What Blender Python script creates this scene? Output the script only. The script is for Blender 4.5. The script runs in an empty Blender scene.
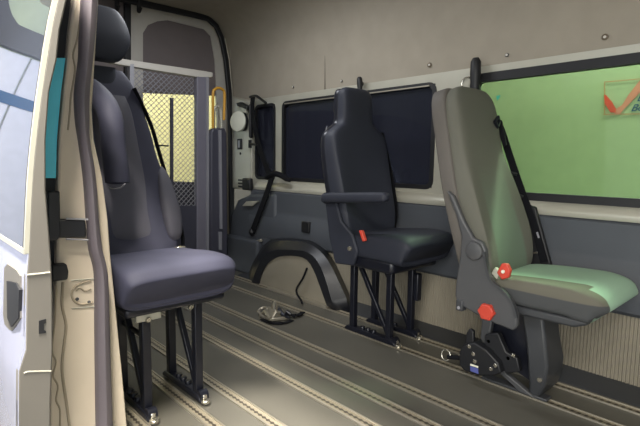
import bpy, bmesh, math, random
from mathutils import Vector, Matrix

random.seed(4)
SC = bpy.context.scene
COL = SC.collection

# ------------------------------------------------------------------ camera
FOC, CX, CY = 477.83, 320.0, 213.0
PITCH, YAW, ROLL = math.radians(6.2045), math.radians(46.9907), math.radians(0.7277)
EYE = Vector((0.0, 0.0, 0.95))
VD = Vector((-math.sin(YAW)*math.cos(PITCH), math.cos(YAW)*math.cos(PITCH), -math.sin(PITCH)))
r0 = Vector((math.cos(YAW), math.sin(YAW), 0)); u0 = r0.cross(VD)
VR = r0*math.cos(ROLL) + u0*math.sin(ROLL)
VU = -r0*math.sin(ROLL) + u0*math.cos(ROLL)
cam_d = bpy.data.cameras.new('camera'); cam = bpy.data.objects.new('camera', cam_d); COL.objects.link(cam)
cam_d.sensor_fit = 'HORIZONTAL'; cam_d.sensor_width = 36.0; cam_d.lens = 36.0*FOC/640.0
cam_d.clip_start = 0.02
cam.matrix_world = Matrix(((VR.x, VU.x, -VD.x, EYE.x), (VR.y, VU.y, -VD.y, EYE.y), (VR.z, VU.z, -VD.z, EYE.z), (0, 0, 0, 1)))
SC.camera = cam

# ------------------------------------------------------------------ world, lights, exposure
W = bpy.data.worlds.new('world'); SC.world = W; W.use_nodes = True
bg = W.node_tree.nodes['Background']; bg.inputs[0].default_value = (0.88, 0.95, 1.0, 1); bg.inputs[1].default_value = 1.15
SC.view_settings.view_transform = 'Standard'; SC.view_settings.look = 'None'
SC.view_settings.exposure = 0.55; SC.view_settings.gamma = 1.0; SC.view_settings.use_curve_mapping = False

def area(name, loc, target, sx, sy, power, color, spread=180):
    l = bpy.data.lights.new(name, 'AREA'); l.shape = 'RECTANGLE'; l.size = sx; l.size_y = sy; l.energy = power; l.color = color
    l.spread = math.radians(spread)
    o = bpy.data.objects.new(name, l); COL.objects.link(o); o.location = loc
    o.rotation_euler = (Vector(target)-Vector(loc)).to_track_quat('-Z', 'Y').to_euler()
    return o
area('garage_light', (0.9, -1.7, 3.0), (-1.2, 1.0, 0.4), 1.6, 0.5, 60, (1.0, 0.95, 0.87))
area('garage_light', (-0.9, -0.15, 3.2), (-1.1, 0.8, 0.0), 1.3, 0.12, 110, (1.0, 0.93, 0.82), 90)
area('garage_light', (1.6, -3.2, 1.9), (-0.9, 2.3, 1.3), 2.6, 1.2, 100, (1.0, 0.95, 0.84))  # added soft light standing for daylight from the unseen open garage doorway
area('garage_light', (-0.2, 4.1, 3.2), (-0.4, 4.6, 0.9), 3.2, 0.4, 46, (1.0, 1.0, 0.95))
area('garage_light', (-0.6, 3.6, 3.1), (-0.75, 2.05, 0.4), 1.6, 0.3, 190, (0.86, 1.0, 1.0), 80)
area('cabin_ceiling_light', (-2.3, 1.35, 2.09), (-2.3, 1.40, 0.0), 0.9, 0.12, 13, (0.95, 0.97, 1.0))
area('garage_light', (-5.0, 2.2, 2.7), (-7.0, 3.2, 1.2), 1.6, 1.2, 80, (1.0, 0.92, 0.60))
area('garage_light', (-4.8, -1.2, 3.2), (-7.0, -1.4, 1.5), 1.6, 2.4, 48, (0.78, 0.84, 1.0))

# ------------------------------------------------------------------ helpers
def lin(c):
    return tuple(((v/255.0)/12.92 if v/255.0 <= 0.04045 else ((v/255.0+0.055)/1.055)**2.4) for v in c) + (1.0,)

def ray(x, y):
    return VD + VR*((x-CX)/FOC) - VU*((y-CY)/FOC)
def onX(x, y, X): v = ray(x, y); return EYE + v*((X-EYE.x)/v.x)
def onY(x, y, Y): v = ray(x, y); return EYE + v*((Y-EYE.y)/v.y)
def onZ(x, y, Z): v = ray(x, y); return EYE + v*((Z-EYE.z)/v.z)

MATS = {}
def mat(name, col, rough=0.6, metal=0.0, bump=0.0, scale=60.0, var=0.0, spec=0.5, coat=0.0, vscale=8.0, col2=None):
    m = bpy.data.materials.new(name); m.use_nodes = True; nt = m.node_tree; b = nt.nodes['Principled BSDF']
    base = lin(col)
    b.inputs['Roughness'].default_value = rough; b.inputs['Metallic'].default_value = metal
    b.inputs['Specular IOR Level'].default_value = spec; b.inputs['Coat Weight'].default_value = coat
    tc = nt.nodes.new('ShaderNodeTexCoord')
    nz = nt.nodes.new('ShaderNodeTexNoise'); nz.inputs['Scale'].default_value = vscale; nz.inputs['Detail'].default_value = 4
    nt.links.new(tc.outputs['Object'], nz.inputs['Vector'])
    rp = nt.nodes.new('ShaderNodeValToRGB')
    k = max(var, 0.03)
    c2 = lin(col2) if col2 else tuple(min(1, v*(1+k)) for v in base[:3]) + (1,)
    c1 = base if col2 else tuple(v*(1-k) for v in base[:3]) + (1,)
    rp.color_ramp.elements[0].color = c1; rp.color_ramp.elements[0].position = 0.35
    rp.color_ramp.elements[1].color = c2; rp.color_ramp.elements[1].position = 0.65
    nt.links.new(nz.outputs['Fac'], rp.inputs['Fac']); nt.links.new(rp.outputs['Color'], b.inputs['Base Color'])
    if bump:
        n2 = nt.nodes.new('ShaderNodeTexNoise'); n2.inputs['Scale'].default_value = scale; n2.inputs['Detail'].default_value = 3
        nt.links.new(tc.outputs['Object'], n2.inputs['Vector'])
        bp = nt.nodes.new('ShaderNodeBump'); bp.inputs['Strength'].default_value = bump; bp.inputs['Distance'].default_value = 0.004
        nt.links.new(n2.outputs['Fac'], bp.inputs['Height']); nt.links.new(bp.outputs['Normal'], b.inputs['Normal'])
    MATS[name] = m
    return m

def glass(name, tint, gloss=0.08, rough=0.02):
    m = bpy.data.materials.new(name); m.use_nodes = True; nt = m.node_tree; nt.nodes.clear()
    out = nt.nodes.new('ShaderNodeOutputMaterial'); mx = nt.nodes.new('ShaderNodeMixShader')
    t = nt.nodes.new('ShaderNodeBsdfTransparent'); t.inputs[0].default_value = tuple(tint)+(1,)
    g = nt.nodes.new('ShaderNodeBsdfGlossy'); g.inputs['Roughness'].default_value = rough
    fr = nt.nodes.new('ShaderNodeFresnel'); fr.inputs[0].default_value = 1.15+gloss
    nt.links.new(fr.outputs[0], mx.inputs[0]); nt.links.new(t.outputs[0], mx.inputs[1]); nt.links.new(g.outputs[0], mx.inputs[2])
    nt.links.new(mx.outputs[0], out.inputs[0]); MATS[name] = m
    return m

def finish(name, bm, m, parent=None, smooth=True, bevel=0.0, seg=2):
    """link a bmesh (world coordinates) as one mesh object; its origin is its parent's origin, else its own base"""
    bmesh.ops.recalc_face_normals(bm, faces=bm.faces)
    if parent is not None:
        off = parent.get('_o'); off = Vector(off) if off else Vector((0, 0, 0))
    else:
        xs = [v.co for v in bm.verts]
        off = Vector(((min(c.x for c in xs)+max(c.x for c in xs))/2, (min(c.y for c in xs)+max(c.y for c in xs))/2, min(c.z for c in xs)))
    for v in bm.verts: v.co -= off
    me = bpy.data.meshes.new(name); bm.to_mesh(me); bm.free()
    if isinstance(m, (list, tuple)):
        for q in m: me.materials.append(q)
    else: me.materials.append(m)
    if smooth:
        for p in me.polygons: p.use_smooth = True
        try: me.set_sharp_from_angle(angle=math.radians(38))
        except Exception: pass
    o = bpy.data.objects.new(name, me); COL.objects.link(o)
    if parent is not None:
        o.parent = parent
    else: o.location = off
    o['_o'] = list(off)
    if bevel:
        bv = o.modifiers.new('bevel', 'BEVEL'); bv.width = bevel; bv.segments = seg; bv.limit_method = 'ANGLE'; bv.angle_limit = math.radians(40)
    return o

def thing(name, loc, label, cat, group=None):
    o = bpy.data.objects.new(name, None); COL.objects.link(o); o.location = loc; o.empty_display_size = 0.1
    o['_o'] = list(loc); o['label'] = label; o['category'] = cat
    if group: o['group'] = group
    return o
def tag(o, label, cat, group=None):
    o['label'] = label; o['category'] = cat
    if group: o['group'] = group
    return o
def struct(o, label=None):
    o['kind'] = 'structure'
    if label: o['label'] = label
    return o

def box(bm, a, b):
    x0, y0, z0 = a; x1, y1, z1 = b
    vs = [bm.verts.new(p) for p in ((x0,y0,z0),(x1,y0,z0),(x1,y1,z0),(x0,y1,z0),(x0,y0,z1),(x1,y0,z1),(x1,y1,z1),(x0,y1,z1))]
    for f in ((0,1,2,3),(4,5,6,7),(0,1,5,4),(1,2,6,5),(2,3,7,6),(3,0,4,7)): bm.faces.new([vs[i] for i in f])
def prism(bm, pts, vec):
    """closed polygon of points pushed along vec"""
    vec = Vector(vec)
    a = [bm.verts.new(p) for p in pts]; b = [bm.verts.new(Vector(p)+vec) for p in pts]
    n = len(a)
    bm.faces.new(a); bm.faces.new(b[::-1])
    for i in range(n): bm.faces.new((a[i], b[i], b[(i+1) % n], a[(i+1) % n]))
def tube(bm, pts, r, seg=10, caps=True):
    pts = [Vector(p) for p in pts]; rings = []
    rs = r if isinstance(r, (list, tuple)) else [r]*len(pts)
    prev = None
    for i, p in enumerate(pts):
        t = (pts[min(i+1, len(pts)-1)] - pts[max(i-1, 0)]).normalized()
        if prev is None:
            ref = Vector((0, 0, 1)) if abs(t.z) < 0.9 else Vector((1, 0, 0))
            n = t.cross(ref).normalized()
        else: n = (prev - t*prev.dot(t)).normalized()
        prev = n; bnm = t.cross(n)
        rings.append([bm.verts.new(p + (n*math.cos(2*math.pi*k/seg) + bnm*math.sin(2*math.pi*k/seg))*rs[i]) for k in range(seg)])
    for A, B in zip(rings, rings[1:]):
        for k in range(seg): bm.faces.new((A[k], A[(k+1) % seg], B[(k+1) % seg], B[k]))
    if caps: bm.faces.new(rings[0][::-1]); bm.faces.new(rings[-1])
def strap(bm, pts, w, th, across):
    """flat webbing along a path; across = direction of its width"""
    pts = [Vector(p) for p in pts]; rings = []
    for i, p in enumerate(pts):
        t = (pts[min(i+1, len(pts)-1)] - pts[max(i-1, 0)]).normalized()
        a = Vector(across[i] if isinstance(across, list) else across); a = (a - t*a.dot(t)).normalized(); n = t.cross(a)
        rings.append([bm.verts.new(p + a*(sa*w/2) + n*(sn*th/2)) for sa, sn in ((-1,-1),(1,-1),(1,1),(-1,1))])
    for A, B in zip(rings, rings[1:]):
        for k in range(4): bm.faces.new((A[k], A[(k+1) % 4], B[(k+1) % 4], B[k]))
    bm.faces.new(rings[0][::-1]); bm.faces.new(rings[-1])
def disc(bm, c, axis, r, h, seg=24, r2=None):
    c = Vector(c); axis = Vector(axis).normalized()
    r2 = r if r2 is None else r2
    tube(bm, [c, c+axis*h*0.8, c+axis*h], [r, r2, r2*0.86], seg)
def loft(bm, st, yc, n=36, e=3.2, bol=3.0):
    """upholstered body: stations (x, z, half width, half thickness, bolster) swept in the xz plane around y=yc"""
    rings = []
    for i, s in enumerate(st):
        a = st[max(i-1, 0)]; b = st[min(i+1, len(st)-1)]
        t = Vector((b[0]-a[0], 0, b[1]-a[1])).normalized(); nrm = Vector((t.z, 0, -t.x))  # front/top side
        if LOFT_TOP: nrm = -nrm
        ring = []
        for k in range(n):
            th = 2*math.pi*k/n; c, sn = math.cos(th), math.sin(th)
            yy = s[2]*math.copysign(abs(c)**(2/e), c); nn = s[3]*math.copysign(abs(sn)**(2/e), sn)
            if sn > 0: nn += s[4]*(abs(yy)/max(s[2], 1e-4))**bol * min(1.0, sn*2.2)
            ring.append(bm.verts.new(Vector((s[0], yc+yy, s[1])) + nrm*nn))
        rings.append(ring)
    for A, B in zip(rings, rings[1:]):
        for k in range(n): bm.faces.new((A[k], A[(k+1) % n], B[(k+1) % n], B[k]))
    bm.faces.new(rings[0][::-1]); bm.faces.new(rings[-1])
    return rings
LOFT_TOP = False
def resample(ctrl, m):
    """smooth interpolation of station tuples (Catmull-Rom)"""
    out = []; N = len(ctrl)-1
    for i in range(m+1):
        t = i/m*N; k = min(int(t), N-1); f = t-k
        p0 = ctrl[max(k-1, 0)]; p1 = ctrl[k]; p2 = ctrl[k+1]; p3 = ctrl[min(k+2, N)]
        out.append(tuple(0.5*((2*b)+(-a+c)*f+(2*a-5*b+4*c-d)*f*f+(-a+3*b-3*c+d)*f**3) for a, b, c, d in zip(p0, p1, p2, p3)))
    return out
def smooth_path(pts, m): return [Vector(p) for p in resample([tuple(p) for p in pts], m)]
def hull_round(st, r0=0.35, r1=0.35, d=0.02):
    """rounded ends for a loft"""
    def scaled(s, k): return (s[0], s[1], s[2]-d*(1-k), s[3]-d*(1-k)*0.9, s[4]*k)
    return st

# ------------------------------------------------------------------ materials
M_floor = mat('vinyl_floor', (88, 86, 79), 0.40, bump=0.25, scale=300, var=0.10, vscale=3)
M_head = mat('trim_board', (146, 139, 127), 0.85, bump=0.12, scale=200, var=0.04)
M_cream = mat('painted_metal', (178, 176, 164), 0.34, metal=0.3, spec=0.6, var=0.03)
M_cream2 = mat('jamb_paint', (196, 184, 166), 0.34, spec=0.6, var=0.03)
M_panel = mat('wall_panel_plastic', (68, 72, 79), 0.55, bump=0.2, scale=500)
M_rib = mat('ribbed_panel', (136, 130, 116), 0.55, metal=0.1)
M_black = mat('black_rubber', (16, 17, 22), 0.55)
M_arch = mat('arch_plastic', (22, 24, 31), 0.42, spec=0.6)
M_alu = mat('aluminium', (178, 172, 158), 0.38, metal=0.75)
M_seal = mat('seal_rubber', (92, 86, 92), 0.45, var=0.05)
M_navy = mat('navy_leatherette', (49, 50, 66), 0.68, spec=0.35, bump=0.25, scale=400, var=0.05)
M_navy2 = mat('slate_leatherette', (74, 73, 82), 0.68, spec=0.35, bump=0.25, scale=400, var=0.05)
M_dark = mat('dark_leatherette', (38, 41, 52), 0.62, spec=0.35, bump=0.2, scale=400)
M_steel = mat('black_steel', (24, 26, 36), 0.35, metal=0.2)
M_chrome = mat('bright_steel', (205, 200, 188), 0.25, metal=0.9)
M_taupe = mat('taupe_fabric', (104, 100, 90), 0.85, bump=0.35, scale=600, var=0.05)
M_shell = mat('grey_plastic', (68, 69, 72), 0.5)
M_bshell = mat('taupe_shell', (84, 80, 76), 0.7)
M_shelld = mat('dark_grey_plastic', (54, 56, 60), 0.5)
M_red = mat('red_plastic', (186, 62, 46), 0.5)
M_strap = mat('black_webbing', (15, 16, 21), 0.9, spec=0.2, bump=0.2, scale=900)
M_yel = mat('yellow_paint', (196, 146, 52), 0.4)
M_door = mat('door_trim', (116, 108, 108), 0.8, var=0.03)
M_stile = mat('door_metal', (190, 186, 178), 0.45)
M_lift = mat('lift_steel', (150, 150, 158), 0.45, metal=0.3)
M_liftd = mat('lift_dark', (62, 62, 74), 0.5)
M_liftp = mat('lift_post', (112, 110, 122), 0.45)
M_roll = mat('roller_door_white', (218, 222, 246), 0.6)
M_bead = mat('jamb_sealant', (150, 139, 120), 0.6)
M_skin = mat('silver_body_paint', (172, 176, 200), 0.22, metal=0.15, coat=0.6)
M_dend = mat('door_edge_paint', (98, 95, 90), 0.5)
M_gwall = mat('garage_wall_white', (190, 204, 184), 0.8, var=0.02)
M_gyel = mat('garage_wall_cream', (236, 226, 190), 0.8, var=0.04)
M_gfloor = mat('garage_concrete', (120, 116, 108), 0.7, var=0.1, vscale=2)
M_gceil = mat('garage_ceiling', (190, 180, 165), 0.8)
M_blue = mat('sign_blue', (20, 84, 140), 0.6)
M_sred = mat('sign_red', (240, 82, 66), 0.6)
M_ssal = mat('sign_salmon', (236, 148, 142), 0.6)
M_sbord = mat('sign_outline', (214, 166, 138), 0.6)
M_white = mat('speaker_white', (214, 214, 200), 0.6)
M_teal = mat('teal_glass_edge', (96, 208, 232), 0.3)
M_lblue = mat('label_blue', (80, 88, 150), 0.5)
G_green = glass('green_tinted_glass', (0.64, 0.735, 0.57))
G_dark = glass('privacy_glass', (0.22, 0.23, 0.28), gloss=0.12)
def film(m):
    """grey privacy film scattering a little light in the pane"""
    nt = m.node_tree; out = nt.nodes['Material Output']; src = out.inputs[0].links[0].from_socket
    d = nt.nodes.new('ShaderNodeBsdfDiffuse'); d.inputs[0].default_value = lin((44, 46, 58)); mx = nt.nodes.new('ShaderNodeMixShader'); mx.inputs[0].default_value = 0.6
    nt.links.new(src, mx.inputs[1]); nt.links.new(d.outputs[0], mx.inputs[2]); nt.links.new(mx.outputs[0], out.inputs[0])
film(G_dark)
G_clear = glass('clear_glass', (0.85, 0.88, 0.86))
def mirror_glass():
    m = bpy.data.materials.new('reflective_glass'); m.use_nodes = True; b = m.node_tree.nodes['Principled BSDF']
    b.inputs['Base Color'].default_value = (0.05, 0.06, 0.08, 1); b.inputs['Roughness'].default_value = 0.03
    b.inputs['Specular IOR Level'].default_value = 1.0; b.inputs['IOR'].default_value = 2.2
    b.inputs['Coat Weight'].default_value = 1.0; b.inputs['Coat Roughness'].default_value = 0.02
    return m
M_mirror = mirror_glass()
def rail_material():
    """aluminium seat track: round holes every 25 mm along x"""
    m = bpy.data.materials.new('perforated_track'); m.use_nodes = True; nt = m.node_tree; b = nt.nodes['Principled BSDF']
    b.inputs['Metallic'].default_value = 0.5; b.inputs['Roughness'].default_value = 0.5
    tc = nt.nodes.new('ShaderNodeTexCoord'); sp = nt.nodes.new('ShaderNodeSeparateXYZ'); nt.links.new(tc.outputs['Object'], sp.inputs[0])
    def mth(op, a, b2=None):
        n = nt.nodes.new('ShaderNodeMath'); n.operation = op
        for i, v in enumerate((a, b2)):
            if v is None: continue
            if isinstance(v, (int, float)): n.inputs[i].default_value = v
            else: nt.links.new(v, n.inputs[i])
        return n.outputs[0]
    fx = mth('MULTIPLY', mth('SUBTRACT', mth('FRACT', mth('DIVIDE', sp.outputs[0], 0.025)), 0.5), 0.025)
    d = mth('SQRT', mth('ADD', mth('MULTIPLY', fx, fx), mth('MULTIPLY', sp.outputs[1], sp.outputs[1])))
    hole = mth('LESS_THAN', d, 0.0078)
    slot = mth('LESS_THAN', mth('ABSOLUTE', sp.outputs[1]), 0.0030)
    h = mth('MAXIMUM', hole, slot)
    mx = nt.nodes.new('ShaderNodeMix'); mx.data_type = 'RGBA'; nt.links.new(h, mx.inputs[0])
    mx.inputs[6].default_value = lin((160, 152, 134)); mx.inputs[7].default_value = lin((76, 70, 62))
    nt.links.new(mx.outputs[2], b.inputs['Base Color'])
    return m
M_track = rail_material()
def two_tone_glow(name, ca, cb, cc, kind):
    """fabric with a paler centre panel; green window light is painted into its colour (object coordinates)"""
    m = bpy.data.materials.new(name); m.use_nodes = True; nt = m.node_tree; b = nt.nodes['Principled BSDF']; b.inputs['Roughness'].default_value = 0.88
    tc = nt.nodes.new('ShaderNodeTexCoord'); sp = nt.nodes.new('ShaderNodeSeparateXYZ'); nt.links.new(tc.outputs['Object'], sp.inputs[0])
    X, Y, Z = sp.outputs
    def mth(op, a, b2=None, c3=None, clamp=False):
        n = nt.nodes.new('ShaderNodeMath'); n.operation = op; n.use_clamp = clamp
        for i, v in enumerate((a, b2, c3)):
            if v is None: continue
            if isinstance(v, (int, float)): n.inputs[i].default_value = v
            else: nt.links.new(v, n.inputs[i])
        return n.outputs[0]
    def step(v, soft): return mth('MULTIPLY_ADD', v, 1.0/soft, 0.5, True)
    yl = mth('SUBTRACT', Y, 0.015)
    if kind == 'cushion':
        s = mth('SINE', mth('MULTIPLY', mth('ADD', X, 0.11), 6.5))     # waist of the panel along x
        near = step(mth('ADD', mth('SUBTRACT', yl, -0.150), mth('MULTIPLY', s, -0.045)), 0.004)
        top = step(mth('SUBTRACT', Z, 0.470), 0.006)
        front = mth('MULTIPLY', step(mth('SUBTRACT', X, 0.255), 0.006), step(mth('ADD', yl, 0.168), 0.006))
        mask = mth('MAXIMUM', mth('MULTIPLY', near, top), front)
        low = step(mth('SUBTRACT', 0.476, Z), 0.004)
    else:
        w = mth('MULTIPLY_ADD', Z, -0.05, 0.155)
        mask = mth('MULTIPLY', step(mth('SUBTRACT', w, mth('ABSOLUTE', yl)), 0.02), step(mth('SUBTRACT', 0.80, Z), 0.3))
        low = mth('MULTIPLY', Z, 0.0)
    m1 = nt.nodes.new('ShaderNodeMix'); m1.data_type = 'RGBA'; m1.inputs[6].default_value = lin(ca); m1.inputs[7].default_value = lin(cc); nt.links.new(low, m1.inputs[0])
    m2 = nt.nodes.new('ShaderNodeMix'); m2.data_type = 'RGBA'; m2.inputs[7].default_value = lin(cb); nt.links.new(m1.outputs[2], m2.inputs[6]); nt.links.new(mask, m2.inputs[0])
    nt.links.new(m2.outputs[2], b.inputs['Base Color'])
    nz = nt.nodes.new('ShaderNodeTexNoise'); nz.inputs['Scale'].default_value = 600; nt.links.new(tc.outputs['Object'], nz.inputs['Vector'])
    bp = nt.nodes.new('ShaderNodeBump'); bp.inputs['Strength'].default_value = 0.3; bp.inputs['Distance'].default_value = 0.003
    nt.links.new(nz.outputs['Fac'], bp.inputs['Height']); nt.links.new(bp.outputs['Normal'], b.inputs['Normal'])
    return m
M_cush3 = two_tone_glow('cushion_fabric', (92, 90, 80), (140, 166, 148), (62, 64, 66), 'cushion')  # window green painted over the cushion top and far bolster
M_back3 = two_tone_glow('backrest_fabric', (90, 90, 82), (94, 108, 94), (70, 70, 70), 'back')  # faint window green painted into the lower centre, fading upward

# ------------------------------------------------------------------ the van's shell
XR, XF = -3.66, 1.7         # rear bulkhead / front end of the cabin
YN, YW = 0.44, 2.33         # near side, far side wall
bm = bmesh.new(); box(bm, (XR, YN, -0.06), (XF, YW+0.02, 0)); struct(finish('floor', bm, M_floor, smooth=False))
# upper side trim board curving into the ceiling
bm = bmesh.new()
prof = [(YW+0.005, 1.442), (YW+0.0, 1.60), (YW-0.01, 1.78)] + [(YW-0.01-0.30*(1-math.cos(a)), 1.82+0.30*math.sin(a)) for a in [math.radians(t) for t in range(0, 91, 10)]]
prof2 = [(p[0]+0.025, p[1]+0.0) for p in prof[:3]] + [(YW+0.015-0.30*(1-math.cos(a)), 1.82+0.325*math.sin(a)) for a in [math.radians(t) for t in range(0, 91, 10)]]
prism(bm, [(XR, y, z) for y, z in prof + prof2[::-1]], (XF-XR, 0, 0))
o = finish('wall_left_upper', bm, M_head); struct(o)
bm = bmesh.new(); box(bm, (XR, YN, 2.12), (XF, YW-0.31, 2.15)); struct(finish('ceiling', bm, M_head, smooth=False))
# metal side wall with window openings, built as posts and rails round three openings
def wall_frame():
    bm = bmesh.new(); T = 0.05
    z0, z1, zs, zt = 0.70, 1.445, 0.805, 1.39
    box(bm, (XR, YW, z0), (-1.45, YW+T, zs)); box(bm, (-1.45, YW, z0), (XF, YW+T, 0.785)); box(bm, (XR, YW, zt), (XF, YW+T, z1))
    for a, b in ((XR, -3.29), (-3.03, -2.93), (-1.565, -1.34)): box(bm, (a, YW, zs), (b, YW+T, zt))
    return bm
struct(finish('wall_left', wall_frame(), M_cream, smooth=False))
def window(n, x0, x1, z0, z1, g, fr):
    bm = bmesh.new(); R = 0.05
    def rr(x0, x1, z0, z1, r, y):
        out = []
        for cx, cz, a0 in ((x1-r, z1-r, 0), (x0+r, z1-r, 90), (x0+r, z0+r, 180), (x1-r, z0+r, 270)):
            for k in range(5):
                a = math.radians(a0+k*22.5); out.append((cx+r*math.cos(a), y, cz+r*math.sin(a)))
        return out
    A = rr(x0-0.01, x1+0.01, z0-0.01, z1+0.01, R, YW-0.004); B = rr(x0+fr, x1-fr, z0+fr, z1-fr, max(R-fr, 0.02), YW-0.004)
    C_ = [(p[0], YW+0.035, p[2]) for p in B]; D_ = [(p[0], YW+0.035, p[2]) for p in A]
    L = [[bm.verts.new(p) for p in q] for q in (A, B, C_, D_)]; n_ = len(A)
    for P, Q in ((L[0], L[1]), (L[1], L[2]), (L[2], L[3]), (L[3], L[0])):
        for k in range(n_): bm.faces.new((P[k], P[(k+1) % n_], Q[(k+1) % n_], Q[k]))
    w = finish('window_%d' % n, bm, M_black); struct(w)
    bm = bmesh.new(); box(bm, (x0+fr-0.005, YW+0.02, z0+fr-0.005), (x1-fr+0.005, YW+0.026, z1-fr+0.005))
    p = finish('pane', bm, g, w, smooth=False)
    p.location = (0, 0, 0)
    return w
window(1, -3.29, -3.03, 0.805, 1.39, G_dark, 0.012)
window(2, -2.93, -1.565, 0.805, 1.39, G_dark, 0.016)
window(3, -1.34, 1.0, 0.776, 1.40, G_green, 0.034)
# bright window rail highlight strip along the top of the dark window
bm = bmesh.new(); box(bm, (-2.90, YW-0.012, 1.376), (-1.60, YW-0.004, 1.383)); struct(finish('trim_1', bm, M_alu, smooth=False))
# sill strip below the windows (rounded painted metal)
bm = bmesh.new()
pr_ = [(YW+0.01, 0.775), (YW-0.006, 0.772), (YW-0.024, 0.760), (YW-0.038, 0.740), (YW-0.040, 0.730), (YW-0.034, 0.712), (YW+0.01, 0.705)]
prism(bm, [(-3.25, y, z) for y, z in pr_], (XF+3.25, 0, 0)); struct(finish('trim_2', bm, M_cream))
# grey lower side panel with a soft lower bulge
bm = bmesh.new()
pp = [(YW+0.02, 0.712), (YW-0.03, 0.710), (YW-0.042, 0.700), (YW-0.040, 0.56), (YW-0.042, 0.53), (YW-0.062, 0.50), (YW-0.068, 0.40), (YW-0.062, 0.335), (YW-0.045, 0.318), (YW+0.02, 0.318)]
prism(bm, [(-3.30, y, z) for y, z in pp], (XF+3.30, 0, 0)); struct(finish('wall_left_panel', bm, M_panel))
# ribbed metal kick panel
def ribs(x0, x1, z0, z1, y, pitch=0.0145, amp=0.004):
    bm = bmesh.new(); n = int((x1-x0)/pitch*6); lo = []; hi = []
    for i in range(n+1):
        x = x0+(x1-x0)*i/n; yy = y - amp*math.cos(2*math.pi*(x-x0)/pitch)
        lo.append(bm.verts.new((x, yy, z0))); hi.append(bm.verts.new((x, yy, z1)))
    for i in range(n): bm.faces.new((lo[i], lo[i+1], hi[i+1], hi[i]))
    a = bm.verts.new((x0, y+0.03, z0)); b = bm.verts.new((x1, y+0.03, z0)); c = bm.verts.new((x1, y+0.03, z1)); d = bm.verts.new((x0, y+0.03, z1))
    bm.faces.new((a, b, c, d))
    return bm
struct(finish('wall_left_lower', ribs(-3.3, XF, 0, 0.325, YW-0.03), M_rib))
# dark floor margin along the wall
bm = bmesh.new(); prism(bm, [(-3.3, 2.15, 0), (-3.3, 2.30, 0), (-3.3, 2.30, 0.022), (-3.3, 2.16, 0.004)], (XF+3.3, 0, 0)); struct(finish('baseboard_left', bm, M_shelld, smooth=False))
# near wall behind the sliding door opening, header over the opening, rear and front ends
bm = bmesh.new(); box(bm, (XR, 0.41, -0.06), (-1.62, 0.47, 2.15)); struct(finish('wall_right', bm, M_cream, smooth=False))
bm = bmesh.new(); box(bm, (-1.62, 0.40, 1.90), (XF, 0.48, 2.15)); struct(finish('wall_right_header', bm, M_cream, smooth=False))
bm = bmesh.new(); box(bm, (XF, 0.40, 0), (XF+0.04, YW, 2.15)); struct(finish('wall_front', bm, M_head, smooth=False))
def rear_wall():
    bm = bmesh.new()
    box(bm, (XR-0.04, 0.47, 2.13), (XR+0.02, YW, 2.16))
    box(bm, (XR-0.04, 2.305, 0), (XR+0.02, YW, 2.12))
    box(bm, (XR-0.04, 0.41, 0), (XR+0.04, 0.62, 2.12))
    return bm
struct(finish('wall_rear', rear_wall(), M_head, smooth=False))

LF = thing('ceiling_lamp', (-2.3, 1.35, 2.10), 'long slim cabin lamp on the van ceiling above the wheel arch', 'lamp')
bm = bmesh.new(); box(bm, (-2.78, 1.27, 2.105), (-1.82, 1.43, 2.12)); finish('lamp_housing', bm, M_white, LF, bevel=0.004)
# rear corner pillar: painted metal above, dark trim below
bm = bmesh.new()
prism(bm, [(-3.63, YW-0.03, 0.70), (-3.36, YW-0.03, 0.70), (-3.31, YW-0.03, 0.82), (-3.31, YW-0.03, 1.38), (-3.34, YW-0.03, 1.44), (-3.63, YW-0.03, 1.50)], (0, 0.05, 0))
pil = finish('trim_3', bm, M_cream, bevel=0.012); struct(pil)
bm = bmesh.new(); box(bm, (-3.51, YW-0.038, 1.04), (-3.44, YW-0.029, 1.13)); finish('latch_plate', bm, M_black, pil, bevel=0.004)
bm = bmesh.new(); box(bm, (-3.49, YW-0.041, 1.055), (-3.465, YW-0.031, 1.115)); finish('latch_slot', bm, M_lift, pil)
bm = bmesh.new(); disc(bm, (-3.47, YW-0.03, 1.005), (0, -1, 0), 0.011, 0.004, 12); finish('screw', bm, M_black, pil)
bm = bmesh.new()
box(bm, (-3.51, YW-0.036, 0.705), (-3.40, YW-0.029, 0.80))
g = finish('vent_frame', bm, M_cream, pil, bevel=0.003)
for k in range(3):
    bm = bmesh.new(); box(bm, (-3.495, YW-0.040, 0.718+k*0.027), (-3.415, YW-0.036, 0.732+k*0.027)); finish('vent_slot', bm, M_black, pil)
bm = bmesh.new(); box(bm, (-3.395, YW-0.07, 0.70), (-3.28, YW-0.03, 0.80)); o = finish('rubber_stop', bm, M_black, pil, bevel=0.012)
# dark corner trim
bm = bmesh.new()
cor = [onY(*q, 2.27) for q in ((229, 285), (229, 240), (231, 215), (237, 200), (250, 194), (275, 194), (275, 236), (262, 252), (253, 270), (250, 288))]
prism(bm, cor, (0, 0.07, 0))
o = finish('wall_left_corner', bm, M_panel, bevel=0.025, seg=4); struct(o)
bm = bmesh.new(); box(bm, (-3.62, 2.22, 0), (-3.12, 2.30, 0.30)); struct(finish('wall_left_corner_foot', bm, M_panel, smooth=False, bevel=0.02))
bm = bmesh.new(); prism(bm, [onY(*q, 2.245) for q in ((248, 243), (260, 239), (261, 241.5), (248.5, 245.5))], (0, 0.02, 0)); struct(finish('trim_highlight', bm, M_alu, bevel=0.003))  # added bright strip painting the lamp's reflection on the corner trim
bm = bmesh.new(); prism(bm, [onY(*q, 2.245) for q in ((242, 206), (246, 201.5), (258, 201), (252, 206))], (0, 0.02, 0)); struct(finish('trim_5', bm, M_cream, bevel=0.003))

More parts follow.
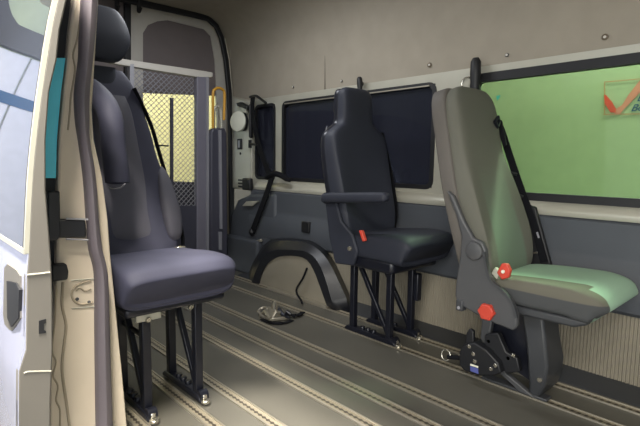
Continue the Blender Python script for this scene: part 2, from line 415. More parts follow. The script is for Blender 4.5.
# ------------------------------------------------------------------ rear door seen through the rear opening, with rubber seal
def ring_sweep(bm, path, w, d):
    strap(bm, path, w, d, (0, 1, 0))
XD = -3.70
def P(q, X): return onX(q[0], q[1], X)
D = thing('door_1', (XD, 1.9, 0.02), 'grey rear door with pale metal frame behind the folded lift', 'door'); D['kind'] = 'structure'; del D['category']
outer = [(131, 258), (131, 4), (134, 2), (205, 18), (214, 22), (220, 33), (226, 60), (230, 110), (231, 262)]
inner = [(143, 250), (143, 33), (148, 25), (158, 21), (168, 20), (204, 29), (211, 36), (215, 60), (218, 120), (218, 250)]
bm = bmesh.new()
def frame_poly(bm, out, inn, X, dx):
    """ring between two outlines of the same direction, as one extruded plate with a hole"""
    N = 64
    def samp(pl):
        pts = [Vector(p) for p in pl]; L = [0]
        cl = pts+[pts[0]]
        for a, b in zip(cl, cl[1:]): L.append(L[-1]+(b-a).length)
        res = []
        for k in range(N):
            s = L[-1]*k/N; i = max(j for j in range(len(L)) if L[j] <= s+1e-9); i = min(i, len(pts)-1)
            f = (s-L[i])/(L[i+1]-L[i]); res.append(cl[i].lerp(cl[i+1], f))
        return res
    A = samp([P(q, X) for q in out]); c = sum(A, Vector())/N
    inn3 = [P(q, X) for q in inn]
    # radial match
    def hit(poly, ang):
        d = Vector((0, math.cos(ang), math.sin(ang))); best = None
        for a, b in zip(poly, poly[1:]+poly[:1]):
            e = b-a; den = d.y*e.z - d.z*e.y
            if abs(den) < 1e-9: continue
            w = a-c; t = (w.y*e.z - w.z*e.y)/den; s = (w.y*d.z - w.z*d.y)/den
            if t > 0 and -1e-6 <= s <= 1+1e-6 and (best is None or t > best): best = t
        return c + d*best
    angs = sorted(set([math.atan2(p.z-c.z, p.y-c.y) for p in [P(q, X) for q in out]+inn3] + [math.radians(k*6-180) for k in range(60)]))
    o3 = [P(q, X) for q in out]
    A = [hit(o3, a) for a in angs]; B = [hit(inn3, a) for a in angs]; n = len(A)
    va = [bm.verts.new(p) for p in A]; vb = [bm.verts.new(p) for p in B]
    vc = [bm.verts.new(p+Vector((dx, 0, 0))) for p in A]; vd = [bm.verts.new(p+Vector((dx, 0, 0))) for p in B]
    for i in range(n):
        j = (i+1) % n
        bm.faces.new((va[i], va[j], vb[j], vb[i])); bm.faces.new((vc[i], vd[i], vd[j], vc[j]))
        bm.faces.new((va[i], vc[i], vc[j], va[j])); bm.faces.new((vb[i], vb[j], vd[j], vd[i]))
frame_poly(bm, outer, inner, XD, -0.03); finish('door_frame', bm, M_stile, D)
# upper trim insert, glazed middle, lower panel
bm = bmesh.new(); prism(bm, [P(q, XD-0.012) for q in ((141, 93), (141, 33), (148, 23), (158, 19), (168, 18), (206, 27), (213, 36), (219, 60), (220, 96))], (-0.012, 0, 0)); finish('upper_insert', bm, M_door, D, smooth=False)
bm = bmesh.new(); prism(bm, [P(q, XD-0.012) for q in ((141, 180), (141, 250), (220, 250), (220, 183))], (-0.012, 0, 0)); finish('lower_panel', bm, M_liftd, D, smooth=False)
bm = bmesh.new(); prism(bm, [P(q, XD-0.015) for q in ((141, 92), (220, 95), (220, 184), (141, 181))], (-0.006, 0, 0)); finish('pane', bm, G_clear, D, smooth=False)
# left rear door, half hidden by the seat
D2 = thing('door_2', (XD, 1.0, 0.02), 'grey rear door half hidden behind the front navy seat', 'door'); D2['kind'] = 'structure'; del D2['category']
bm = bmesh.new(); prism(bm, [P(q, XD) for q in ((40, 262), (40, 0), (60, -12), (126, -2), (124, 262))], (-0.03, 0, 0)); finish('door_panel', bm, M_door, D2, smooth=False)
bm = bmesh.new(); prism(bm, [P(q, XD+0.03) for q in ((125, 255), (125, -4), (131.5, -3), (131, 255))], (-0.05, 0, 0)); finish('centre_seal', bm, M_black, D2, smooth=False, bevel=0.008)
# rubber seal of the opening
bm = bmesh.new(); XS = XR+0.05
path = [(232, 262), (231.5, 200), (230.5, 130), (229, 90), (226, 60), (221.5, 38), (216, 26), (208, 18.5), (195, 15), (165, 8.5), (142, 3.5), (110, -4)]
strap(bm, [P(q, XS) for q in path], 0.045, 0.03, [(0, 1, 0)]*5+[(0, 1, 0.6)]*2+[(0, 0.6, 1)]+[(0, -0.2, 1)]*4)
so = finish('rubber_door_seal', bm, M_black, bevel=0.008); tag(so, 'black rubber seal framing the rear door opening, rounded at its top corner', 'door seal')
bm = bmesh.new(); XS2 = XR+0.055
path = [(234, 262), (234, 200), (233, 130), (231.8, 90), (229, 60), (224.5, 38)]
tube(bm, [P(q, XS2) for q in path], 0.007, 8); o = finish('edge_trim', bm, M_alu, so); o['label'] = 'bright edge strip'
# hooks at the header
for q in ((117, 9), (139, 11)):
    bm = bmesh.new(); p = P((q[0], 1), XR+0.06); e = P(q, XR+0.06)
    tube(bm, [p+Vector((0, 0, 0.0)), p.lerp(e, .6), e, e+Vector((0.02, 0.0, 0.02))], 0.017, 8)
    h = finish('header_latch', bm, M_black)
    tag(h, 'small black latch hanging at the rear header, %s' % ('above the navy headrest' if q[0] < 120 else 'at the pale door frame'), 'latch')

# ------------------------------------------------------------------ folded wheelchair lift
XL = -3.36
L = thing('wheelchair_lift', (XL, 1.6, 0.0), 'folded grey wheelchair lift with expanded mesh platform at the rear door', 'wheelchair lift')
bm = bmesh.new(); prism(bm, [P(q, XL) for q in ((108, 57), (118, 58), (205, 71), (213, 72.5), (213, 77), (200, 77.5), (118, 64.5), (108, 62))], (-0.05, 0, 0)); finish('top_rail', bm, M_stile, L, smooth=False, bevel=0.006)
bm = bmesh.new(); prism(bm, [P(q, XL) for q in ((197, 76), (206.5, 77), (206.5, 284), (197, 284))], (-0.05, 0, 0)); finish('side_post', bm, M_liftp, L, smooth=False, bevel=0.006)
bm = bmesh.new(); prism(bm, [P(q, XL+0.01) for q in ((206.5, 77), (209, 77), (209, 262), (206.5, 262))], (-0.05, 0, 0)); finish('post_edge', bm, M_lift, L, smooth=False)
bm = bmesh.new(); prism(bm, [P(q, XL) for q in ((130, 64), (134, 64), (134, 262), (130, 262))], (-0.05, 0, 0)); finish('side_post', bm, M_lift, L, smooth=False)
bm = bmesh.new(); prism(bm, [P(q, XL+0.01) for q in ((171, 98), (173.5, 98), (173.5, 206), (171, 206))], (-0.02, 0, 0)); finish('centre_bar', bm, M_liftd, L, smooth=False)
bm = bmesh.new(); prism(bm, [P(q, XL-0.01) for q in ((134, 205), (197, 206), (197, 262), (134, 262))], (-0.02, 0, 0)); finish('kick_plate', bm, M_liftd, L, smooth=False)
def mesh_panel(y0, y1, z0, z1, X):
    bm = bmesh.new(); ph = 0.040; pv = 0.0195; th = 0.0032; dx = 0.004
    nz = int((z1-z0)/pv); ny = int((y1-y0)/(ph/2))
    for i in range(nz+1):
        z = z0+i*pv; s = 1 if i % 2 == 0 else -1
        top = []; bot = []
        for j in range(ny+1):
            y = y0+j*ph/2; zz = z + s*(pv/2 if j % 2 == 0 else -pv/2)*0.96
            top.append((y, zz+th)); bot.append((y, zz-th))
        a = [bm.verts.new((X, y, z_)) for y, z_ in top]; b = [bm.verts.new((X, y, z_)) for y, z_ in bot]
        c = [bm.verts.new((X-dx, y, z_)) for y, z_ in top]
        for j in range(ny): bm.faces.new((a[j], a[j+1], b[j+1], b[j])); bm.faces.new((a[j], c[j], c[j+1], a[j+1]))
    return bm
finish('mesh_platform', mesh_panel(1.345, 1.835, 0.60, 1.57, XL-0.02), M_lift, L, smooth=False)
bm = bmesh.new()
bm2 = [P(q, XL+0.03) for q in ((213, 128), (213, 95), (215, 89.5), (219, 88), (223, 90), (224.5, 95), (224, 120))]
tube(bm, smooth_path(bm2, 24), 0.011, 10); o = finish('handrail', bm, M_yel, L); o['label'] = 'yellow handrail loop'
bm = bmesh.new()
bm2 = [P(q, XL+0.02) for q in ((214, 130), (214, 112), (216, 107), (219, 107), (221, 112), (221.5, 130))]
tube(bm, smooth_path(bm2, 20), 0.011, 10); finish('grab_loop', bm, M_cream, L)
bm = bmesh.new(); prism(bm, [P(q, XL+0.04) for q in ((211, 133), (213, 128), (225, 128), (227, 133), (228, 232), (228, 262), (211, 262))], (-0.06, 0, 0)); finish('lift_arm', bm, M_liftd, L, bevel=0.012)
bm = bmesh.new(); prism(bm, [P(q, XL+0.055) for q in ((219, 130), (221.5, 130), (222.5, 229), (220.5, 229))], (-0.03, 0, 0)); finish('arm_edge', bm, M_lift, L, smooth=False)
bm = bmesh.new(); prism(bm, [P(q, XL+0.055) for q in ((219, 232), (222, 232), (222, 250), (219.5, 250))], (-0.03, 0, 0)); finish('arm_stop', bm, M_lift, L, smooth=False)

# ------------------------------------------------------------------ floor tracks
TR = [(0.64, 'under the outer feet of the navy seat'), (0.835, 'just under the inner feet of the navy seat'),
      (1.00, 'next beyond the navy seat feet'), (1.255, 'nearest of the three mid-floor ones'),
      (1.42, 'middle of the three mid-floor ones'), (1.585, 'farthest of the three mid-floor ones'),
      (1.918, 'under the near feet of the black seat'), (2.10, 'closest to the ribbed wall')]
for y, t in TR:
    x0, x1 = (-3.5, 1.2)
    bm = bmesh.new(); box(bm, (x0, y-0.020, 0), (x1, y+0.020, 0.003))
    o = finish('floor_track', bm, M_track, smooth=False); tag(o, 'perforated aluminium floor track, '+t, 'floor track', 'seat tracks along the floor')
    for s in (-1, 1):
        bm = bmesh.new(); box(bm, (x0, y+s*0.0215-0.0035, 0), (x1, y+s*0.0215+0.0035, 0.0075)); finish('track_lip', bm, M_alu, o, smooth=False, bevel=0.001)

# ------------------------------------------------------------------ wheel arch
WA = thing('wheel_arch', (-2.5, 2.2, 0.0), 'black rounded wheel arch cover with tan face, behind the black seat', 'wheel arch')
def arcpts(pl, Y, m=22):
    return smooth_path([onY(*q, Y) for q in pl], m)
A0 = arcpts([(257, 293), (258, 281), (262, 270), (268, 262), (277, 257), (291, 256), (304, 259), (312, 270), (319, 288), (326, 308)], 2.10)
A1 = arcpts([(251, 293), (253, 279), (258, 266), (265, 255), (276, 250), (293, 250), (307, 252), (318, 262), (326, 281), (334, 310)], 2.10)
A2 = arcpts([(248, 291), (251, 274), (257, 260), (265, 248), (276, 241.5), (294, 241), (312, 245), (327, 259), (338, 280), (350, 306)], 2.15)
A3 = arcpts([(244, 287), (248, 268), (255, 254), (265, 243), (277, 238), (298, 238), (316, 242), (331, 256), (343, 280), (353, 303)], 2.29)
for q in (A0, A1, A2, A3): q[0].z = 0.001; q[-1].z = 0.001
A0b = [p + Vector((0, 0.03, 0)) for p in A0]
for p in A0: p.y = 2.112
bm = bmesh.new(); rows = [[bm.verts.new(p) for p in R_] for R_ in (A0b, A0, A1, A2, A3)]
for Aa, Bb in zip(rows, rows[1:]):
    for i in range(len(Aa)-1): bm.faces.new((Aa[i], Aa[i+1], Bb[i+1], Bb[i]))
o = finish('arch_cover', bm, M_arch, WA); sol = o.modifiers.new('solid', 'SOLIDIFY'); sol.thickness = 0.006; sol.offset = -1
bm = bmesh.new(); prism(bm, [Vector((p.x, 2.122, max(p.z, 0.0))) for p in A0], (0, 0.02, 0)); o = finish('arch_face', bm, M_rib, WA, smooth=False); o['label'] = 'tan arch face'
# bottom lip
bm = bmesh.new(); box(bm, (-2.80, 2.085, 0.0), (-2.17, 2.12, 0.012)); finish('arch_sill', bm, M_alu, WA, smooth=False, bevel=0.003)
# black square socket on the side panel above the arch
bm = bmesh.new(); c = onY(307.5, 227, 2.275); box(bm, (c.x-0.042, 2.250, c.z-0.04), (c.x+0.042, 2.275, c.z+0.04)); o = finish('wall_socket', bm, M_black, bevel=0.006)
tag(o, 'small square black socket on the grey side panel above the wheel arch', 'socket')
# cord hanging on the arch face
bm = bmesh.new()
tube(bm, smooth_path([onY(307, 268, 2.10), onY(303, 278, 2.09), onY(297, 288, 2.09), onY(297, 294, 2.085), onY(301, 300, 2.06), onZ(302, 303, 0.018)], 24), 0.007, 8)
o = finish('hanging_cord', bm, M_strap); tag(o, 'thin black cord hanging over the tan wheel arch face to the floor', 'cord')

# ------------------------------------------------------------------ seats with tubular legs (front navy one and black one)
def bolt(parent, c, axis, r=0.011, h=0.014, m=None):
    bm = bmesh.new(); disc(bm, c, axis, r, h, 12); return finish('bolt', bm, m or M_chrome, parent)
def tubular_seat(S, x0, y0, base, lean, mA, mB, kind):
    """x0: rear of the cushion, y0: seat centre line"""
    global LOFT_TOP
    # ---- cushion: rings along x
    bm = bmesh.new(); LOFT_TOP = True
    zc = base-0.012; w = 0.213
    ct = [(-0.02, zc-0.015, w-0.03, 0.035, 0.0), (-0.005, zc-0.012, w-0.008, 0.055, 0.004), (0.05, zc-0.010, w, 0.062, 0.008), (0.16, zc-0.006, w+0.002, 0.066, 0.010), (0.27, zc, w+0.003, 0.072, 0.010),
          (0.36, zc+0.001, w+0.002, 0.078, 0.005), (0.410, zc, w-0.001, 0.076, 0.002), (0.430, zc-0.004, w-0.008, 0.064, 0.0), (0.438, zc-0.008, w-0.022, 0.045, 0.0)]
    st = [(x0+s[0],)+s[1:] for s in resample(ct, 34)]
    loft(bm, st, y0, n=48, e=5.0); finish('cushion', bm, mA, S); LOFT_TOP = False
    # ---- backrest
    bm = bmesh.new()
    def pos(z):   # centre line of the backrest
        t = (z-0.55)/0.70
        return x0 - (0.03 if kind == 'wide' else -0.02) - lean*t + 0.030*math.sin(max(0, t)*math.pi)*(-1)
    if kind == 'wide':
        rows = [(0.50, 0.150, 0.03, 0), (0.54, 0.190, 0.045, 0.02), (0.66, 0.212, 0.052, 0.038), (0.80, 0.208, 0.052, 0.040), (0.93, 0.174, 0.050, 0.034), (1.05, 0.162, 0.046, 0.026), (1.17, 0.138, 0.042, 0.016), (1.27, 0.108, 0.036, 0.008), (1.33, 0.075, 0.024, 0.0)]
    else:
        rows = [(0.50, 0.150, 0.03, 0), (0.54, 0.190, 0.045, 0.02), (0.64, 0.212, 0.055, 0.036), (0.80, 0.217, 0.056, 0.040), (0.92, 0.222, 0.055, 0.034), (1.02, 0.225, 0.052, 0.026), (1.09, 0.214, 0.048, 0.016), (1.13, 0.170, 0.046, 0.008), (1.165, 0.125, 0.044, 0.004), (1.25, 0.118, 0.046, 0.004), (1.325, 0.112, 0.042, 0.0), (1.35, 0.085, 0.024, 0.0)]
    st = resample([(pos(r[0]), r[0], r[1], r[2], r[3]) for r in rows], 44)
    loft(bm, st, y0, n=48, e=3.6, bol=2.6); back = finish('backrest', bm, mA, S)
    # seat back shell behind
    bm = bmesh.new()
    st2 = [(s[0]-0.030, s[1], s[2]+0.002, s[3]*0.65, 0) for s in st[1:-2]]
    loft(bm, st2, y0, n=36, e=4.0); finish('back_shell', bm, M_steel, S)
    return pos

def leg_frame(S, x0, y0, ys, xf, xr, ztop):
    for s in ys:
        y = y0+s; r = 0.0165
        for x in (xf, xr):
            bm = bmesh.new(); box(bm, (x-r, y-r, 0.03), (x+r, y+r, ztop)); finish('leg', bm, M_steel, S, bevel=0.004)
        bm = bmesh.new()
        a = Vector((xr+0.03, y, ztop-0.03)); b = Vector((xf-0.01, y, 0.06))
        strap(bm, [a, b], 0.022, 0.022, (0, 1, 0)); finish('brace', bm, M_steel, S, bevel=0.003)
        bm = bmesh.new(); prism(bm, [(xr-0.05, y-0.02, 0.0078), (xf+0.055, y-0.02, 0.0078), (xf+0.05, y-0.02, 0.022), (xf+0.02, y-0.02, 0.036), (xr-0.03, y-0.02, 0.036), (xr-0.05, y-0.02, 0.02)], (0, 0.04, 0))
        fp = finish('foot_rail', bm, M_steel, S, bevel=0.004)
        for x in (xf+0.045, xr+0.07, xr+0.11, xr+0.15):
            bm = bmesh.new(); disc(bm, (x, y, 0.022 if x > xf else 0.034), (0, 0, 1), 0.014, 0.016, 14)
            finish('foot_bolt', bm, M_chrome if x > xf else M_steel, fp)
        bm = bmesh.new(); tube(bm, [(xf+0.035, y-0.017, 0.03), (xf+0.035, y+0.017, 0.03)], 0.022, 14); finish('clamp', bm, M_steel, fp)
        bm = bmesh.new(); disc(bm, (xf+0.062, y, 0.0078), (0, 0, 1), 0.018, 0.012, 14); finish('end_stop', bm, M_chrome, fp)
    return

# --- navy seat by the doorway
S1 = thing('passenger_seat', (-1.75, 0.765, 0.0), 'navy blue leatherette van seat with headrest, nearest, beside the side doorway', 'seat')
x0, y0 = -1.935, 0.765
pos1 = tubular_seat(S1, x0, y0, 0.535, 0.225, M_navy, M_navy2, 'wide')
leg_frame(S1, x0, y0, (-0.083, 0.125), -1.655, -1.885, 0.44)
bm = bmesh.new(); box(bm, (x0+0.02, y0-0.19, 0.42), (x0+0.385, y0+0.19, 0.455)); finish('seat_frame', bm, M_steel, S1, bevel=0.012)
bm = bmesh.new(); box(bm, (x0-0.02, y0-0.20, 0.36), (x0+0.12, y0+0.0, 0.45)); finish('recline_box', bm, M_steel, S1, bevel=0.01)
for q, w_ in (((149, 317), 0.045), ((191, 304.5), 0.014)):
    c = onX(q[0], q[1], -1.60); bm = bmesh.new(); box(bm, (-1.63, c.y-w_, c.z-0.014), (-1.60, c.y+w_, c.z+0.014)); bk = finish('leg_bracket', bm, M_cream, S1, bevel=0.003)
    bk['label'] = 'pale metal bracket'
    bm = bmesh.new(); disc(bm, (-1.60, c.y-0.005, c.z-0.008), (1, 0, 0), 0.010, 0.01, 12); finish('bolt', bm, M_chrome, bk)
bm = bmesh.new(); tube(bm, [(-1.87, 0.69, 0.30), (-1.66, 0.69, 0.30)], 0.010, 8); finish('cross_tube', bm, M_steel, S1)
# centre panel and lumbar bolsters of the backrest
def back_pad(S, name, x_off, yc, rows, m, pos, e=3.0, n=28):
    bm = bmesh.new(); st = resample([(pos(r[0])+x_off+r[4], r[0], r[1], r[2], r[3]) for r in rows], 24)
    rings = []
    for i, s in enumerate(st):
        ycc = yc(s[1]) if callable(yc) else yc
        a = st[max(i-1, 0)]; b = st[min(i+1, len(st)-1)]
        t = Vector((b[0]-a[0], 0, b[1]-a[1])).normalized(); nrm = Vector((t.z, 0, -t.x)); ring = []
        for k in range(n):
            th = 2*math.pi*k/n; c_, sn = math.cos(th), math.sin(th)
            ring.append(bm.verts.new(Vector((s[0], ycc+s[2]*math.copysign(abs(c_)**(2/e), c_), s[1])) + nrm*s[3]*math.copysign(abs(sn)**(2/e), sn)))
        rings.append(ring)
    for A, B in zip(rings, rings[1:]):
        for k in range(n): bm.faces.new((A[k], A[(k+1) % n], B[(k+1) % n], B[k]))
    bm.faces.new(rings[0][::-1]); bm.faces.new(rings[-1])
    return finish(name, bm, m, S)
back_pad(S1, 'centre_pad', 0.040, y0, [(0.60, 0.10, 0.006, 0, 0), (0.64, 0.125, 0.018, 0, 0), (0.80, 0.120, 0.022, 0, 0.0), (1.00, 0.098, 0.022, 0, 0), (1.15, 0.080, 0.018, 0, 0), (1.22, 0.06, 0.006, 0, 0)], M_navy2, pos1)
for s in (-1, 1):
    o = back_pad(S1, 'side_bolster', 0.055, (lambda z, s=s: y0+s*(0.178-0.02*max(0, z-0.75))), [(0.60, 0.015, 0.012, 0, 0), (0.625, 0.032, 0.030, 0, 0), (0.70, 0.040, 0.042, 0, 0.008), (0.80, 0.036, 0.036, 0, 0.004), (0.88, 0.024, 0.022, 0, 0), (0.915, 0.008, 0.008, 0, 0)], M_navy2, pos1)
# headrest and its stem
bm = bmesh.new()
hx = pos1(1.30)+0.02
st = resample([(hx+0.01, 1.365, 0.060, 0.030, 0), (hx+0.008, 1.385, 0.090, 0.046, 0), (hx-0.005, 1.45, 0.122, 0.060, 0), (hx-0.02, 1.52, 0.114, 0.056, 0), (hx-0.035, 1.575, 0.085, 0.044, 0), (hx-0.04, 1.59, 0.05, 0.022, 0)], 24)
loft(bm, st, y0-0.025, n=40, e=4.2); finish('headrest', bm, M_dark, S1)
bm = bmesh.new()
st = resample([(hx+0.0, 1.18, 0.07, 0.028, 0), (hx+0.0, 1.26, 0.055, 0.024, 0), (hx+0.0, 1.34, 0.055, 0.022, 0)], 8); loft(bm, st, y0-0.02, n=24, e=3); finish('headrest_stem', bm, M_dark, S1)
# armrest folded up on the near side
bm = bmesh.new()
pts = [onY(117.5, 184, 0.66), onY(117, 176, 0.66), onY(114, 150, 0.655), onY(108, 110, 0.65), (pos1(1.27)+0.10, 0.64, 1.27)]
tube(bm, smooth_path(pts, 22), [0.020, 0.036]+[0.043]*17+[0.040, 0.034, 0.02, 0.01], 18); finish('armrest', bm, M_navy, S1)
bm = bmesh.new(); tube(bm, smooth_path([onY(108, 187, 0.63), onY(113, 188.5, 0.63), onY(120, 188, 0.63), onY(125, 184, 0.63)], 10), 0.0022, 6); 
finish('armrest_highlight', bm, M_lift, S1)  # pale tube painting the highlight along the armrest's lower end
# side shield and belt of the navy seat
bm = bmesh.new()
yb = y0+0.20
strap(bm, smooth_path([(pos1(1.26)+0.05, yb-0.10, 1.26), (pos1(1.1)+0.03, yb-0.035, 1.11), (pos1(0.98)+0.02, yb-0.005, 0.98), (pos1(0.80)+0.02, yb+0.018, 0.80), (x0-0.02, yb+0.022, 0.62), (x0-0.01, yb+0.012, 0.52)], 24), 0.024, 0.004, (1, 0.15, 0.3))
finish('seat_belt', bm, M_strap, S1)
bm = bmesh.new(); a_ = onY(155, 145, yb+0.04); tube(bm, [a_, onY(168, 146, yb+0.05)], 0.004, 6); finish('belt_guide', bm, M_steel, S1)
bm = bmesh.new(); c = onX(180, 247.5, -1.88); box(bm, (c.x-0.012, c.y-0.022, c.z-0.008), (c.x+0.012, c.y+0.022, c.z+0.004)); o = finish('buckle', bm, M_chrome, S1, bevel=0.003)

# --- black seat by the far wall
S2 = thing('passenger_seat', (-1.6, 1.99, 0.0), 'black van seat with tall headrest and armrest in front of the dark window', 'seat')
x0, y0 = -1.765, 1.99
pos2 = tubular_seat(S2, x0, y0, 0.535, 0.115, M_dark, M_dark, 'tall')
leg_frame(S2, x0, y0, (-0.075, 0.108), -1.512, -1.768, 0.44)
bm = bmesh.new(); box(bm, (x0-0.03, y0-0.20, 0.405), (x0+0.36, y0+0.19, 0.475)); finish('seat_frame', bm, M_steel, S2, bevel=0.02)
bm = bmesh.new(); prism(bm, [(x0+0.0, y0-0.232, 0.41), (x0+0.13, y0-0.232, 0.42), (x0+0.16, y0-0.232, 0.50), (x0+0.12, y0-0.232, 0.58), (x0+0.04, y0-0.232, 0.64), (x0-0.02, y0-0.232, 0.79), (x0-0.09, y0-0.232, 0.78), (x0-0.05, y0-0.232, 0.55)], (0, 0.022, 0)); finish('side_shield', bm, M_dark, S2, bevel=0.008)
# armrest lowered
bm = bmesh.new(); Y = y0-0.255
st = [(x0-0.07, 0.755, 0.012, 0.012, 0), (x0-0.06, 0.755, 0.026, 0.024, 0), (x0-0.02, 0.760, 0.030, 0.026, 0), (x0+0.15, 0.772, 0.030, 0.026, 0), (x0+0.33, 0.785, 0.028, 0.024, 0), (x0+0.36, 0.787, 0.020, 0.016, 0), (x0+0.368, 0.787, 0.008, 0.006, 0)]
LOFT_TOP = True; loft(bm, resample(st, 24), Y, n=24, e=3); LOFT_TOP = False
finish('armrest', bm, M_dark, S2)
bm = bmesh.new(); tube(bm, [(x0-0.06, y0-0.25, 0.755), (x0-0.06, y0-0.17, 0.755)], 0.03, 16); finish('armrest_hinge', bm, M_steel, S2)
bm = bmesh.new(); c = onY(362, 236, 1.745); prism(bm, [(c.x-0.022, 1.742, c.z+0.026), (c.x-0.002, 1.742, c.z+0.028), (c.x+0.022, 1.742, c.z-0.022), (c.x+0.004, 1.742, c.z-0.028)], (0, 0.02, 0)); o = finish('recline_lever', bm, M_red, S2, bevel=0.004); o['label'] = 'red recline lever'
bolt(S2, onY(350.5, 248.5, 1.755), (0, -1, 0), 0.012, 0.012)
for q in ((395, 269), (413, 264)):
    c = onX(q[0], q[1], -1.47); bm = bmesh.new(); disc(bm, (-1.495, c.y, c.z), (1, 0, 0), 0.014, 0.025, 12); finish('bolt', bm, M_chrome, S2)
bm = bmesh.new(); c = onY(418, 287, 2.12); box(bm, (c.x-0.028, 2.10, c.z-0.075), (c.x+0.012, 2.14, c.z+0.075)); finish('buckle_box', bm, M_steel, S2, bevel=0.006)
# belt stalk to the wall; pale tube painting light caught on the shell edge
bm = bmesh.new()
strap(bm, smooth_path([(pos2(1.1)+0.02, y0+0.20, 1.12), (pos2(1.0)+0.02, y0+0.238, 1.0), (pos2(0.8)+0.03, y0+0.245, 0.84), (x0+0.02, y0+0.24, 0.66), (x0+0.02, y0+0.225, 0.56)], 20), 0.04, 0.004, (1, 0, 0.2)); finish('seat_belt', bm, M_strap, S2)
bm = bmesh.new(); tube(bm, smooth_path([onY(q[0], q[1], 1.80) for q in ((327, 126), (324, 140), (323.5, 152), (327, 164), (334, 178))], 16), 0.0028, 6); finish('edge_highlight', bm, M_lift, S2)

# ------------------------------------------------------------------ folding seat in front of the bright window
S3 = thing('folding_seat', (-0.80, 1.94, 0.0), 'taupe fabric van seat, green window light painted on its panel, in front of the bright window', 'seat')
yc = 1.955; hw = 0.215
bm = bmesh.new()
rows = [(-0.935, 0.46, 0.170, 0.035, 0.0), (-0.940, 0.52, 0.200, 0.045, 0.02), (-0.965, 0.62, 0.212, 0.048, 0.030), (-1.005, 0.74, 0.210, 0.046, 0.030), (-1.045, 0.86, 0.198, 0.046, 0.022), (-1.080, 0.97, 0.180, 0.045, 0.010), (-1.100, 1.06, 0.176, 0.045, 0.006), (-1.118, 1.15, 0.176, 0.045, 0.006), (-1.132, 1.22, 0.165, 0.042, 0.004), (-1.140, 1.262, 0.130, 0.034, 0.0), (-1.143, 1.275, 0.080, 0.015, 0.0)]
st = resample(rows, 56); loft(bm, st, yc, n=64, e=4.2, bol=3.2)
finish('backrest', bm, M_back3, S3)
# hard back shell with visible side
bm = bmesh.new()
st2 = [(s[0]-0.052, s[1], s[2]+0.010, 0.040, 0) for s in st if 0.40 < s[1] < 1.262]
loft(bm, st2, yc, n=40, e=7.0); finish('back_shell', bm, M_bshell, S3, bevel=0)
# cushion
bm = bmesh.new(); LOFT_TOP = True
ct = [(-0.925, 0.452, 0.175, 0.025, 0.0), (-0.91, 0.455, 0.198, 0.042, 0.004), (-0.86, 0.458, 0.207, 0.050, 0.010), (-0.75, 0.458, 0.212, 0.054, 0.018), (-0.62, 0.462, 0.216, 0.056, 0.016), (-0.57, 0.460, 0.216, 0.062, 0.008), (-0.525, 0.454, 0.210, 0.060, 0.002), (-0.505, 0.446, 0.196, 0.048, 0.0), (-0.497, 0.438, 0.178, 0.030, 0.0)]
st = resample(ct, 44); loft(bm, st, yc, n=64, e=5.0); LOFT_TOP = False
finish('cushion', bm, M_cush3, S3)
bm = bmesh.new()
prism(bm, [(-0.90, yc-0.19, 0.375), (-0.58, yc-0.19, 0.378), (-0.54, yc-0.19, 0.395), (-0.53, yc-0.19, 0.412), (-0.90, yc-0.19, 0.412)], (0, 0.38, 0)); finish('seat_pan', bm, M_shelld, S3, bevel=0.01)
# side shield with knob
Y3 = 1.712
bm = bmesh.new()
sh = [(446, 190), (456, 216), (461, 236), (459.6, 256), (456, 280), (454.7, 295), (456, 303), (475, 314), (495, 324), (513, 331), (517, 326), (517, 315), (512, 302), (503, 291), (493.5, 283), (488.5, 274), (486, 262), (485.5, 250), (482, 242), (473, 238), (464, 222), (453, 196)]
prism(bm, [onY(*q, Y3) for q in sh], (0, 0.026, 0)); sd = finish('side_shield', bm, M_shell, S3, bevel=0.008, seg=3)
bm = bmesh.new(); strap(bm, smooth_path([onY(q[0], q[1], Y3-0.004) for q in ((484, 252), (486.5, 268), (491, 281), (503, 291), (512, 303), (516.5, 318))], 24), 0.010, 0.010, (0, 1, 0)); finish('shield_rim', bm, M_shelld, sd)
bm = bmesh.new(); c = onY(475, 251, Y3); disc(bm, (c.x, Y3+0.002, c.z), (0, -1, 0), 0.036, 0.016, 28); finish('hinge_cap', bm, M_shell, sd, bevel=0.003)
bm = bmesh.new(); c = onY(487.5, 311.5, Y3); disc(bm, (c.x, Y3+0.002, c.z), (0, -1, 0), 0.030, 0.020, 24); kn = finish('recline_knob', bm, M_red, S3); kn['label'] = 'round red knob'
bm = bmesh.new()
for k in range(6):
    a = k*math.pi/3; disc(bm, (c.x+0.025*math.cos(a), Y3+0.002, c.z+0.025*math.sin(a)), (0, -1, 0), 0.009, 0.018, 10)
finish('knob_grip', bm, M_red, kn)
bm = bmesh.new(); c = onY(461, 307, Y3); box(bm, (c.x-0.022, Y3-0.006, c.z-0.018), (c.x+0.010, Y3+0.03, c.z+0.03)); finish('side_lug', bm, M_shelld, S3, bevel=0.006)
bm = bmesh.new(); c = onY(459.5, 307.5, Y3); disc(bm, (c.x, Y3-0.004, c.z), (0, -1, 0), 0.007, 0.006, 10); finish('bolt', bm, M_lift, S3)
